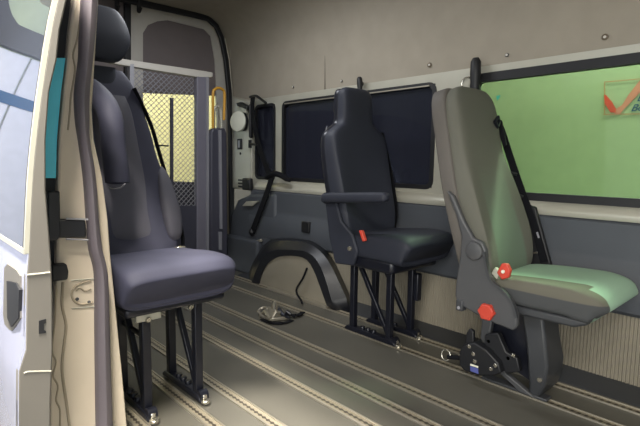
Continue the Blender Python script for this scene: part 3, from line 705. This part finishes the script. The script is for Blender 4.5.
# red buckle with its metal tongue
bm = bmesh.new(); c = onY(502, 273, 1.725)
prism(bm, [(c.x-0.028, 1.735, c.z-0.006), (c.x-0.010, 1.735, c.z+0.034), (c.x+0.012, 1.735, c.z+0.036), (c.x+0.026, 1.735, c.z+0.012), (c.x+0.020, 1.735, c.z-0.018), (c.x-0.006, 1.735, c.z-0.030)], (0, 0.022, 0)); bu = finish('belt_buckle', bm, M_red, S3, bevel=0.005); bu['label'] = 'red belt buckle'
bm = bmesh.new(); prism(bm, [(c.x-0.050, 1.737, c.z-0.012), (c.x-0.036, 1.737, c.z+0.014), (c.x-0.014, 1.737, c.z+0.0), (c.x-0.026, 1.737, c.z-0.034)], (0, 0.018, 0)); finish('buckle_stalk', bm, M_cream, bu, bevel=0.003)
bm = bmesh.new(); disc(bm, (c.x, 1.735, c.z+0.004), (0, -1, 0), 0.007, 0.006, 12); finish('buckle_mark', bm, M_white, bu)
# belt slot on the backrest
bm = bmesh.new(); c = onX(497, 122, -1.06); tube(bm, [(c.x, c.y-0.02, c.z), (c.x+0.004, c.y, c.z+0.022), (c.x, c.y+0.02, c.z+0.004), (c.x+0.004, c.y, c.z-0.022), (c.x, c.y-0.02, c.z)], 0.008, 8); finish('belt_guide', bm, M_steel, S3)
# pedestal
def quad_col(bm, secs):
    rings = [[bm.verts.new(p) for p in s] for s in secs]
    for A, B in zip(rings, rings[1:]):
        for k in range(4): bm.faces.new((A[k], A[(k+1) % 4], B[(k+1) % 4], B[k]))
    bm.faces.new(rings[0][::-1]); bm.faces.new(rings[-1])
def sec(x0, x1, y0, y1, z): return [(x0, y0, z), (x1, y0, z), (x1, y1, z), (x0, y1, z)]
bm = bmesh.new()
quad_col(bm, [sec(-0.775, -0.735, 1.90, 2.10, 0.012), sec(-0.770, -0.705, 1.88, 2.06, 0.08), sec(-0.775, -0.695, 1.87, 2.04, 0.16), sec(-0.79, -0.71, 1.87, 2.02, 0.26), sec(-0.82, -0.73, 1.87, 2.02, 0.385)])
finish('pedestal', bm, M_shelld, S3, bevel=0.01)
bm = bmesh.new()
quad_col(bm, [sec(-0.80, -0.74, 1.885, 1.915, 0.012), sec(-0.90, -0.86, 1.885, 1.915, 0.07), sec(-0.99, -0.95, 1.885, 1.915, 0.19), sec(-0.985, -0.93, 1.885, 1.915, 0.36)])
finish('pedestal_strut', bm, M_shell, S3, bevel=0.006)
bm = bmesh.new(); prism(bm, [(-0.98, 1.93, 0.38), (-0.98, 1.93, 0.22), (-0.90, 1.93, 0.10), (-0.76, 1.93, 0.05), (-0.74, 1.93, 0.38)], (0, 0.05, 0)); finish('pedestal_web', bm, M_steel, S3)
bm = bmesh.new(); box(bm, (-0.98, 1.895, 0.0078), (-0.70, 1.945, 0.02)); finish('foot_plate', bm, M_shelld, S3, bevel=0.004)
bolt(S3, onY(538, 381, 1.86)+Vector((0, 0.02, 0)), (0, -1, 0), 0.010, 0.01)

# wheelchair tie-down reel under the folding seat
RT = thing('tie_down_reel', (-0.98, 1.87, 0.008), 'black tie-down reel with steel studs and blue label under the taupe seat', 'tie-down reel')
Yr = 1.815
bm = bmesh.new(); prism(bm, [onY(*q, Yr) for q in ((459, 352), (463, 345), (474, 343), (486, 350), (498, 363), (501, 373), (494, 376), (478, 376), (464, 371), (459, 365))], (0, 0.05, 0)); finish('reel_housing', bm, M_black, RT, bevel=0.006)
bm = bmesh.new(); prism(bm, [onY(*q, Yr+0.03) for q in ((464, 352), (466, 334), (469, 328.5), (473, 331), (474, 352))], (0, 0.02, 0)); finish('release_lever', bm, M_black, RT, bevel=0.005)
bm = bmesh.new(); prism(bm, [onY(*q, Yr+0.035) for q in ((484, 335), (498, 333), (506, 352), (517, 358), (520, 372), (506, 374), (494, 362), (486, 350))], (0, 0.03, 0)); finish('reel_bracket', bm, M_black, RT, bevel=0.005)
for q in ((475, 361.5), (491, 369), (495.5, 365.5), (473.5, 354), (469.5, 346.5)):
    c = onY(*q, Yr); bm = bmesh.new(); disc(bm, (c.x, Yr+0.002, c.z), (0, -1, 0), 0.0082, 0.007, 12); finish('stud', bm, M_chrome, RT)
for q in ((493, 351.5), (508.5, 358), (513.5, 355.5), (489, 341)):
    c = onY(*q, Yr+0.04); bm = bmesh.new(); disc(bm, (c.x, Yr+0.042, c.z), (0, -1, 0), 0.0082, 0.007, 12); finish('stud', bm, M_chrome, RT)
bm = bmesh.new(); prism(bm, [onY(*q, Yr-0.001) for q in ((470, 366), (478, 368.5), (478.5, 374), (470.5, 371))], (0, 0.004, 0)); o = finish('reel_label', bm, M_lblue, RT, smooth=False); o['label'] = 'blue label'
bm = bmesh.new(); prism(bm, [onY(*q, Yr-0.001) for q in ((470.5, 363.6), (478.5, 366.4), (478, 368), (470, 365.4))], (0, 0.004, 0)); finish('label_stripe', bm, M_white, RT, smooth=False)
bm = bmesh.new(); c = onY(446, 355, 1.86); tube(bm, [c+Vector((0.022*math.cos(a), 0.004*math.sin(a), 0.024*math.sin(a))) for a in [2*math.pi*k/20 for k in range(21)]], 0.0035, 8, caps=False); finish('ring', bm, M_chrome, RT)
bm = bmesh.new(); tube(bm, [onY(448, 357, 1.86), onY(462, 358, 1.86)], 0.011, 8); finish('webbing_end', bm, M_strap, RT)
bm = bmesh.new(); tube(bm, [onY(459, 355, 1.86), onY(463, 353, 1.86), onY(470, 352.6, 1.86)], 0.006, 8); finish('hook', bm, M_chrome, RT)

# ------------------------------------------------------------------ floor buckle (metal tie-down fitting lying on the floor)
B = thing('floor_fitting', (-2.33, 1.83, 0.0), 'silver tie-down fitting with dark strap lying on the floor before the wheel arch', 'floor fitting')
def fz(x, y, z=0.02): p = onZ(x, y, z); return p
bm = bmesh.new(); c = fz(270, 312, 0.02)
prism(bm, [fz(259, 317, 0.004), fz(270, 322, 0.004), fz(287, 320, 0.004), fz(283, 312, 0.004), fz(268, 309, 0.004)], (0, 0, 0.02)); finish('fitting_base', bm, M_alu, B, bevel=0.005)
bm = bmesh.new(); c = fz(274, 314, 0.0)
tube(bm, [c+Vector((-0.035, 0.02, 0.02)), c+Vector((-0.02, 0.01, 0.06)), c+Vector((0.01, 0.0, 0.07)), c+Vector((0.035, -0.02, 0.045)), c+Vector((0.045, -0.03, 0.015))], [0.012, 0.014, 0.016, 0.014, 0.010], 8); finish('fitting_hook', bm, M_chrome, B)
bm = bmesh.new(); c = fz(263, 315, 0.0); tube(bm, [c+Vector((0.03*math.cos(a), 0.025*math.sin(a), 0.03+0.012*math.sin(a))) for a in [2*math.pi*k/16 for k in range(17)]], 0.008, 8, caps=False); finish('fitting_ring', bm, M_alu, B)
for q0, q1, r_ in (((262, 313), (270, 318), 0.011), ((272, 318), (280, 313), 0.012), ((284, 317), (291, 314), 0.010)):
    bm = bmesh.new(); a_, b_ = fz(*q0, 0.02), fz(*q1, 0.045); tube(bm, [a_, (a_+b_)/2+Vector((0, 0, 0.025)), b_], [r_*0.7, r_*1.2, r_*0.8], 8); finish('fitting_lug', bm, M_alu if q0[0] < 280 else M_steel, B)
bm = bmesh.new(); tube(bm, [fz(279, 309, 0.05), fz(283, 315, 0.03), fz(290, 318, 0.02)], [0.012, 0.014, 0.008], 8); finish('fitting_jaw', bm, M_steel, B)
bm = bmesh.new(); strap(bm, smooth_path([fz(283, 314, 0.012), fz(292, 315, 0.02), fz(297, 316, 0.012), fz(303, 312, 0.01)], 12), 0.03, 0.005, (0.3, 1, 0)); finish('webbing', bm, M_strap, B)
bm = bmesh.new(); strap(bm, smooth_path([fz(262, 319, 0.006), fz(272, 323, 0.008), fz(284, 323, 0.006), fz(292, 320, 0.006)], 12), 0.03, 0.004, (0.3, 1, 0)); finish('webbing', bm, M_strap, B)

# ------------------------------------------------------------------ wall belts, anchors and speaker
def anchor(q_top, q_bot, lab, r=0.022):
    a = onY(*q_top, 2.285); b = onY(*q_bot, 2.285); bm = bmesh.new()
    d = (b-a)
    tube(bm, [a+Vector((0, 0, 0)), a+d*0.12, a+d*0.5, b], [r*0.6, r, r*1.05, r*0.9], 14)
    disc(bm, (a.x, 2.31, (a.z+b.z)/2), (0, -1, 0), 0.014, 0.02)
    o = finish('belt_anchor', bm, M_black); tag(o, lab, 'belt anchor'); return o
anchor((476, 58), (475, 90), 'black upper belt anchor above the taupe seat, on the trim board', 0.026)
anchor((359.5, 77), (360, 90), 'small black upper belt anchor behind the black headrest', 0.017)
bm = bmesh.new(); c = onY(467, 84, 2.30); tube(bm, [c+Vector((0.03*math.cos(a), 0, 0.035*math.sin(a))) for a in [math.radians(60+20*k) for k in range(9)]], 0.006, 8); o = finish('chrome_clip', bm, M_chrome)
tag(o, 'small curved chrome clip just left of the belt anchor above the taupe seat', 'clip')
# rear belt: webbing from its anchor down across the corner window to the side panel
RB = thing('seat_belt', tuple(onY(251, 240, 2.24)), 'black wall seat belt hanging from the rear pillar across the narrow corner window', 'seat belt')
bm = bmesh.new()
strap(bm, smooth_path([onY(253, 97, 2.27), onY(252, 108, 2.265), onY(254, 122, 2.262), onY(259, 146, 2.26), onY(270, 176, 2.255)], 20), 0.055, 0.006, (1, 0, 0.1)); finish('webbing', bm, M_strap, RB)
bm = bmesh.new()
strap(bm, smooth_path([onY(272, 177, 2.25), onY(267, 192, 2.245), onY(262, 206, 2.24), onY(256, 222, 2.24), onY(252.5, 232, 2.25)], 20), 0.055, 0.007, (1, 0, 0.3)); finish('lower_webbing', bm, M_strap, RB)
bm = bmesh.new(); tube(bm, smooth_path([onY(266, 178, 2.255), onY(273, 174, 2.25), onY(280, 175, 2.255), onY(290, 181, 2.26)], 14), [0.012]+[0.022]*12+[0.014, 0.01], 8); finish('belt_knot', bm, M_strap, RB)
bm = bmesh.new(); tube(bm, smooth_path([onY(250, 97, 2.27), onY(256, 96, 2.27), onY(262, 100, 2.27), onY(266, 103, 2.27)], 12), 0.011, 8); finish('belt_anchor', bm, M_black, RB)
bm = bmesh.new(); box(bm, tuple(onY(249.5, 118, 2.255)-Vector((0.02, 0, 0.16))), tuple(onY(252, 112, 2.29)+Vector((0.02, 0.0, 0.06)))); finish('belt_reel', bm, M_black, RB, bevel=0.015)
bm = bmesh.new(); tube(bm, [onY(250, 140, 2.28), onY(250, 148, 2.28)], 0.014, 8); tube(bm, [onY(249, 144, 2.27), onY(259, 145, 2.265)], 0.009, 8); finish('belt_clip', bm, M_black, RB)
bm = bmesh.new(); c = onY(252, 232, 2.255); tube(bm, [c+Vector((0, 0, 0.03)), c, c-Vector((0, 0, 0.03))], [0.016, 0.03, 0.014], 10); finish('belt_tongue', bm, M_black, RB)
# round white speaker
SP = thing('round_speaker', tuple(onY(237, 121, 2.25)), 'round white speaker disc with dark bracket on the rear pillar', 'speaker')
c = onY(237.3, 121.5, 2.24); bm = bmesh.new(); ax = (-0.0, -1, 0.05)
disc(bm, (c.x, 2.262, c.z), (0.25, -1, 0.05), 0.083, 0.03, 32); finish('speaker_face', bm, M_white, SP)
bm = bmesh.new(); disc(bm, (c.x+0.01, 2.29, c.z), (0, -1, 0), 0.078, 0.026, 28); finish('speaker_housing', bm, M_black, SP)
bm = bmesh.new(); prism(bm, [onY(*q, 2.262) for q in ((236, 103), (240, 102), (248, 106), (247, 110), (243, 108), (237, 106))], (0, 0.03, 0)); finish('bracket', bm, M_black, SP, bevel=0.004)
bm = bmesh.new(); prism(bm, [onY(*q, 2.266) for q in ((241, 106.5), (246, 108), (246, 113), (242, 112))], (0, 0.02, 0)); finish('bracket_plate', bm, M_cream, SP, bevel=0.003)
# belt running down beside the folding seat
FB = S3
bm = bmesh.new(); strap(bm, smooth_path([onY(498, 123, 2.14), onY(503, 135, 2.19), onY(512, 163, 2.215), onY(522, 192, 2.225), onY(534, 225, 2.225), onY(544, 262, 2.215)], 28), 0.034, 0.004, (1, 0, 0.2)); finish('seat_belt', bm, M_strap, FB)
bm = bmesh.new(); prism(bm, [onY(*q, 2.12) for q in ((494, 120), (501, 120), (506, 145), (503, 147), (497, 128))], (0, 0.015, 0)); finish('shoulder_fold', bm, M_strap, FB, bevel=0.004)
for q in ((511, 173), (517, 195)):
    c = onY(q[0], q[1], 2.20); bm = bmesh.new(); tube(bm, [c+Vector((-0.022, 0, 0.006)), c+Vector((0.028, 0, -0.006))], 0.008, 8); finish('belt_stop', bm, M_black, FB)
bm = bmesh.new(); c = onY(548, 262, 2.235); prism(bm, [onY(*q, 2.225) for q in ((528, 205), (535, 207), (550, 262), (551, 268), (530, 268))], (0, 0.025, 0)); finish('belt_cover', bm, M_black, FB, bevel=0.006)
bm = bmesh.new(); strap(bm, [onY(533, 253, 2.22), onY(543, 252, 2.22)], 0.008, 0.004, (0, 0, 1)); finish('tongue', bm, M_chrome, FB)
bm = bmesh.new(); strap(bm, [onY(537, 232, 2.22), onY(539, 238, 2.22)], 0.008, 0.004, (1, 0, 0)); finish('tongue', bm, M_lift, FB)
# seam of the trim board
bm = bmesh.new(); c = onY(325, 75, YW); box(bm, (c.x-0.002, YW-0.004, 1.445), (c.x+0.002, YW+0.01, 1.80)); struct(finish('trim_7', bm, mat('board_seam_line', (112, 105, 96), 0.9), smooth=False))
# trim clips in the board
CL = [((429.5, 65), 'between the black and taupe seats'), ((605, 37), 'high on the board at the right'), ((341.5, 81), 'just above the black headrest'), ((293, 87), 'above the dark window'), ((507, 55), 'above the bright window by the belt anchor'), ((424, 14), 'highest of all')]
for (q, t) in CL:
    c = onY(q[0], q[1], YW-0.002); big = q[0] in (429.5, 605)
    bm = bmesh.new(); disc(bm, (c.x, YW+0.0, c.z), (0, -1, 0), 0.013 if big else 0.009, 0.006, 16); o = finish('trim_clip', bm, M_shell if not big else mat('clip_brown', (92, 80, 64), 0.5))
    tag(o, 'round trim clip in the tan board, '+t, 'trim clip', 'clips holding the trim board')
    bm = bmesh.new(); disc(bm, (c.x, YW-0.005, c.z), (0, -1, 0), 0.006, 0.003, 12); finish('clip_pin', bm, M_stile, o)

# ------------------------------------------------------------------ door jamb at the near side
XJ = -1.50
def jp(bm, pl, X, d): prism(bm, [P(q, X) for q in pl], (d, 0, 0))
bm = bmesh.new()
jp(bm, [(75, -6), (90, -6), (84, 60), (80, 130), (86, 165), (92, 195), (95, 240), (99, 275), (99, 434), (50, 434), (50, 400), (50, 350), (53, 320), (56, 290), (57, 262), (58, 190), (59.5, 140), (64, 92), (67.5, 60), (70, 30)], XJ, -0.12)
jamb = finish('door_jamb', bm, M_cream2, bevel=0.006); struct(jamb); jamb.name = 'wall_right_jamb'
bm = bmesh.new()
jp(bm, [(90, -6), (86, 60), (84, 110), (84, 140), (90, 178), (95, 220), (98, 250), (102, 300), (104, 434), (128, 434), (122, 370), (118, 330), (112, 270), (110, 250), (108, 220), (102.5, 178), (94, 140), (92, 110), (95, 60), (99, -6)], XJ-0.02, -0.08)
o = finish('wall_right_flange', bm, M_cream2, bevel=0.004); struct(o)
# stepped edge, pressed rib and wavy sealant on the jamb
bm = bmesh.new()
tube(bm, smooth_path([P(q, XJ+0.002) for q in ((63, 282), (62, 305), (66, 325), (64, 345), (62, 370), (66, 400), (70, 430))], 30), 0.004, 6)
o = finish('pressed_rib', bm, M_bead, jamb)
bm = bmesh.new()
tube(bm, smooth_path([P(q, XJ+0.001) for q in ((56, 285), (55, 320), (52, 350), (56, 362), (53, 376), (58, 386), (56, 400), (60, 410), (60, 430))], 40), 0.0025, 6)
finish('sealant_bead', bm, M_bead, jamb)
bm = bmesh.new()
tube(bm, smooth_path([P(q, XJ+0.001) for q in ((80, 20), (77, 40), (73, 55), (75, 70), (71, 95), (70, 110), (68, 130))], 30), 0.0025, 6)
finish('sealant_bead', bm, M_bead, jamb)
bm = bmesh.new()
tube(bm, smooth_path([P(q, XJ+0.001) for q in ((91, 281), (84, 282), (76, 286), (72, 292), (73, 299), (79, 304), (86, 304), (93, 302))], 24), 0.0035, 8)
tube(bm, smooth_path([P(q, XJ+0.001) for q in ((91, 289), (85, 291), (80, 288), (76, 291))], 12), 0.0028, 8)
st_ = finish('striker_recess', bm, M_bead, jamb)
for q in ((77, 299), (89, 302)):
    bm = bmesh.new(); p = P(q, XJ); disc(bm, (XJ, p.y, p.z), (1, 0, 0), 0.005, 0.004, 10); finish('screw', bm, M_shell, jamb)
for a, b in (((71, 280.5), (95, 278.5)), ((72, 308.5), (95, 306.5))):
    bm = bmesh.new(); tube(bm, [P(a, XJ+0.001), P(b, XJ+0.001)], 0.0022, 6); finish('pressed_edge', bm, M_cream, jamb)
# weather strip
bm = bmesh.new()
ws = [(82, -8), (80, 30), (79, 60), (75, 92), (76, 120), (79, 140), (84, 178), (87, 220), (89.5, 250), (95, 275), (95.6, 330), (96, 366), (97, 434)]
we = [(98.5, -8), (96, 30), (93, 60), (90, 92), (89.5, 120), (90, 140), (96, 178), (99, 220), (102.5, 250), (108, 275), (110, 330), (111, 366), (113.5, 434)]
la = smooth_path([P(q, XJ+0.02)+Vector((0, 0.002, 0)) for q in ws], 48); lb = smooth_path([P(q, XJ+0.02) for q in we], 48)
vs_ = []
for p, q in zip(la, lb):
    d_ = q-p; vs_.append([bm.verts.new(v) for v in (p-Vector((0.03, 0, 0)), p, p+d_*0.12+Vector((0.008, 0, 0)), p+d_*0.5+Vector((0.015, 0, 0)), p+d_*0.88+Vector((0.008, 0, 0)), q, q-Vector((0.03, 0, 0)))])
for A_, B_ in zip(vs_, vs_[1:]):
    for k in range(7): bm.faces.new((A_[k], A_[(k+1) % 7], B_[(k+1) % 7], B_[k]))
bm.faces.new(vs_[0][::-1]); bm.faces.new(vs_[-1])
o = finish('weather_strip', bm, M_seal)
tag(o, 'thick grey rubber weather strip running down the side door opening', 'weather strip')
# roller arm and rubber buffer
RA = thing('door_roller_arm', tuple(P((60, 245), XJ)), 'black sliding door roller arm fixed across the cream jamb', 'roller arm')
bm = bmesh.new(); jp(bm, [(48, 192), (60, 191), (61, 236), (57, 241), (48, 241)], XJ+0.03, -0.03); finish('roller_block', bm, M_arch, RA, bevel=0.004)
bm = bmesh.new(); jp(bm, [(58, 219), (86, 220), (87, 238), (58, 238)], XJ+0.02, -0.02); finish('arm_bar', bm, M_arch, RA, bevel=0.006)
for y_ in (218.5, 239):
    bm = bmesh.new(); tube(bm, [P((66, y_), XJ+0.02), P((88, y_+1), XJ+0.02)], 0.003, 6); finish('arm_edge', bm, M_lift, RA)
bm = bmesh.new(); jp(bm, [(52, 265), (67, 264), (69, 272), (68, 280), (52, 282)], XJ+0.03, -0.03); o = finish('rubber_buffer', bm, M_black, bevel=0.005); tag(o, 'black rubber door buffer on the cream jamb below the roller arm', 'buffer')
# pane strip with outside light painted in teal, dark gap between door and jamb
bm = bmesh.new(); jp(bm, [(80, -6), (80, 30), (72, 90), (66, 140), (62, 195), (62, 262), (60, 300), (55, 345), (55, 434), (44, 434), (44, 262), (40, 190), (42, 110), (52, 40), (62, -6)], XJ-0.03, -0.05); struct(finish('trim_6', bm, M_black, smooth=False))
bm = bmesh.new(); jp(bm, [(65.5, 58), (61, 92), (57, 140), (56, 178), (44, 178), (44, 140), (46, 92), (52, 58)], XJ-0.012, -0.01); o = finish('quarter_glass_edge', bm, M_teal, smooth=False); tag(o, 'narrow strip of glass, outside light painted teal, between sliding door and cream jamb', 'glass strip')

# ------------------------------------------------------------------ sliding door, slid back, at the far left
XE = -1.30
SD = thing('sliding_door', (-1.9, 0.28, 0.0), 'silver sliding door slid open at the left, with a large reflecting window', 'sliding door')
# end face profile: outer edge and inner edge against height
outE = [P(q, XE) for q in ((68, -45), (57, 0), (50.5, 30), (46, 60), (41, 92), (35, 140), (31, 185), (28, 255), (26, 275), (25, 350), (18, 372), (18, 440))]
innE = [P(q, XE) for q in ((79, -45), (67, 0), (60, 30), (57, 60), (49.5, 92), (46, 140), (46, 190), (50, 240), (52, 270), (53, 300), (53, 350), (51, 400), (51, 440))]
bm = bmesh.new(); prism(bm, outE + innE[::-1], (-0.025, 0, 0)); finish('door_edge', bm, M_dend, SD, bevel=0.004)
bm = bmesh.new(); jp(bm, [(39, 321), (46, 319), (46, 323), (44, 324), (44, 330), (46, 331), (46, 333), (39, 334)], XE+0.002, -0.01); finish('latch', bm, M_black, SD, smooth=False)
bm = bmesh.new(); tube(bm, [P((27, 275), XE+0.001), P((50, 272.5), XE+0.001)], 0.0022, 6); finish('pressed_edge', bm, M_cream, SD)
bm = bmesh.new(); tube(bm, smooth_path([P((24, 373), XE), P((30, 371.5), XE), P((51, 371), XE)], 8), 0.002, 6); finish('pressed_edge', bm, M_cream, SD)
# outer skin: sheet swept backwards from the outer edge
def skin(bm, za, zb, x0, x1, off, th, nz=10):
    prof_ = sorted([(p.z, p.y) for p in outE])
    def yy(z):
        for (a, b), (c_, d_) in zip(prof_, prof_[1:]):
            if a <= z <= c_: return b+(d_-b)*(z-a)/(c_-a)
        return prof_[0][1] if z < prof_[0][0] else prof_[-1][1]
    zs = [za+(zb-za)*k/nz for k in range(nz+1)]
    pts = [(x0, yy(z)-off, z) for z in zs] + [(x0, yy(z)-off+th, z) for z in zs[::-1]]
    prism(bm, pts, (x1-x0, 0, 0))
bm = bmesh.new(); skin(bm, 0.05, 1.60, XE-0.001, -2.55, 0.0, 0.012, 20); finish('door_skin', bm, M_skin, SD)
zp = P((27, 252), XE).z
bm = bmesh.new(); skin(bm, zp+0.004, 1.55, XE-0.012, -2.50, 0.006, 0.010, 12); finish('window_pane', bm, M_mirror, SD)
bm = bmesh.new(); skin(bm, zp-0.006, zp+0.006, XE-0.004, -2.52, 0.008, 0.010, 2); finish('window_trim', bm, M_cream, SD, smooth=False)
bm = bmesh.new(); skin(bm, zp-0.004, 1.58, XE-0.000, XE-0.012, 0.008, 0.010, 14); finish('window_trim', bm, M_cream, SD, smooth=False)
bm = bmesh.new(); skin(bm, zp+0.002, 1.56, XE-0.006, XE-0.026, 0.0065, 0.010, 14); finish('window_seal', bm, M_black, SD, smooth=False)
# handle recess
ph = [(4, 268), (7, 264), (16, 270), (20, 276), (20, 318), (12, 331), (5, 328), (3, 315)]
def onskin(q, off=0.0):
    """point of the door skin seen along a ray, by marching"""
    v = ray(*q); prof_ = sorted([(p.z, p.y) for p in outE]); t = 0.2
    while t < 6:
        p = EYE+v*t; z = p.z; y = None
        for (a, b), (c_, d_) in zip(prof_, prof_[1:]):
            if a <= z <= c_: y = b+(d_-b)*(z-a)/(c_-a)
        if y is not None and p.y >= y-off: return p
        t += 0.002
    return EYE+v*1.5
h0 = [onskin(q, 0.004) for q in ph]
bm = bmesh.new(); prism(bm, h0, (0, 0.012, 0)); hd = finish('handle_recess', bm, M_dend, SD, smooth=False)
h1 = [onskin(q, 0.008) for q in ((6.5, 281), (16, 283), (19, 290), (18, 318), (11, 327), (7, 318))]
bm = bmesh.new(); prism(bm, h1, (0, 0.010, 0)); finish('door_handle', bm, M_black, SD, smooth=False)

# ------------------------------------------------------------------ the garage around the van
bm = bmesh.new(); box(bm, (-7.6, -5, -0.75), (4, 5.2, -0.70)); struct(finish('garage_floor', bm, M_gfloor, smooth=False)).name = 'floor_garage'
bm = bmesh.new(); box(bm, (-7.6, 4.9, -0.7), (4, 5.0, 3.4)); struct(finish('wall_garage_left', bm, M_gwall, smooth=False))
bm = bmesh.new(); box(bm, (-7.3, 1.2, -0.7), (-7.2, 4.9, 3.4)); struct(finish('wall_garage_rear', bm, M_gyel, smooth=False))
bm = bmesh.new(); box(bm, (-7.3, -4.5, -0.7), (-7.2, 1.2, 3.4)); struct(finish('wall_garage_rear', bm, M_gwall, smooth=False))
bm = bmesh.new(); box(bm, (-7.6, -5, 3.4), (4, 5.2, 3.45)); struct(finish('ceiling_garage', bm, M_gceil, smooth=False))
# roller door reflected in the van's glass
RD = thing('door_3', (-7.15, -1.7, -0.7), 'white panelled garage door', 'door'); RD['kind'] = 'structure'; del RD['category']
for k in range(7):
    bm = bmesh.new(); box(bm, (-7.18, -3.6+k*0.52, -0.7), (-7.14, -3.1+k*0.52, 2.6)); finish('door_panel', bm, M_roll, RD, smooth=False, bevel=0.01)
bm = bmesh.new(); box(bm, (-7.135, -3.6, 1.9), (-7.12, 0.04, 2.05)); finish('stripe', bm, M_blue, RD, smooth=False)
bm = bmesh.new(); box(bm, (-7.18, -3.7, 2.62), (-7.05, 0.1, 2.95)); finish('lintel', bm, M_liftd, RD, smooth=False)

# sign on the garage wall beyond the bright window
YG = 4.88
SG = thing('wall_sign', tuple(onY(625, 118, YG)), 'square sign with a red and salmon tick on the wall beyond the window', 'sign')
def sp_(pl, y, m, name, d=0.006):
    bm = bmesh.new(); prism(bm, [onY(*q, y) for q in pl], (0, d, 0)); return finish(name, bm, m, SG, smooth=False)
sp_([(604, 83), (604.9, 82), (604.9, 114), (604, 114)], YG, M_sbord, 'sign_border'); sp_([(604, 81.5), (650, 77.5), (650, 78.3), (604, 82.5)], YG, M_sbord, 'sign_border'); sp_([(603, 114), (650, 113), (650, 114), (603, 115)], YG, M_sbord, 'sign_border')
sp_([(604, 94.5), (606, 95), (612, 102), (616, 109), (615.5, 112.5), (610.5, 112.5), (605, 104)], YG-0.002, M_sred, 'tick_stroke')
sp_([(616, 109), (622, 105), (629, 94), (640, 80), (650, 67), (650, 80), (640, 92), (632, 101), (624, 109), (620, 114), (614, 114)], YG-0.001, M_ssal, 'tick_stroke')
def text(body, q, size, m, par, name, shear=0.35):
    cu = bpy.data.curves.new(name, 'FONT'); cu.body = body; cu.size = size; cu.shear = shear; cu.offset = size*0.008; cu.extrude = 0.003
    t = bpy.data.objects.new('tmp', cu); COL.objects.link(t); bpy.context.view_layer.update()
    me = bpy.data.meshes.new_from_object(t.evaluated_get(bpy.context.evaluated_depsgraph_get())); bpy.data.objects.remove(t)
    bm = bmesh.new(); bm.from_mesh(me); p = onY(*q, YG-0.006)
    for v in bm.verts: v.co = Vector((p.x+v.co.x, YG-0.006-v.co.z, p.z+v.co.y))
    return finish(name, bm, m, par, smooth=False)
text('Bo', (630.5, 111.3), 0.085, M_blue, SG, 'lettering'); text('B', (636.5, 101.3), 0.08, M_blue, SG, 'lettering')
bm = bmesh.new(); prism(bm, [onY(*q, YG) for q in ((496, 96), (500, 95), (499, 98), (497, 100))], (0, 0.01, 0)); o = finish('wall_mark', bm, M_teal, smooth=False); tag(o, 'tiny teal mark on the garage wall beside the taupe headrest', 'mark')
# dark parked car seen dimly through the privacy glass
CR = thing('parked_car', (-3.6, 3.6, -0.7), 'dark car parked beyond the dark side window', 'car')
bm = bmesh.new()
st = [(-6.6, -0.45), (-6.6, 0.35), (-5.9, 0.5), (-5.2, 1.1), (-4.2, 1.45), (-3.2, 1.42), (-2.75, 1.2), (-2.4, 0.85), (-2.2, 0.45), (-2.2, -0.45)]
prism(bm, [(x, 3.0, z) for x, z in st], (0, 1.4, 0)); finish('car_body', bm, mat('car_slate', (90, 92, 102), 0.4), CR, bevel=0.12, seg=4)
for x in (-5.7, -3.0):
    bm = bmesh.new(); tube(bm, [(x, 2.98, -0.40), (x, 3.2, -0.40)], 0.30, 24); finish('wheel', bm, M_black, CR)

for o in bpy.data.objects:
    if '_o' in o: del o['_o']
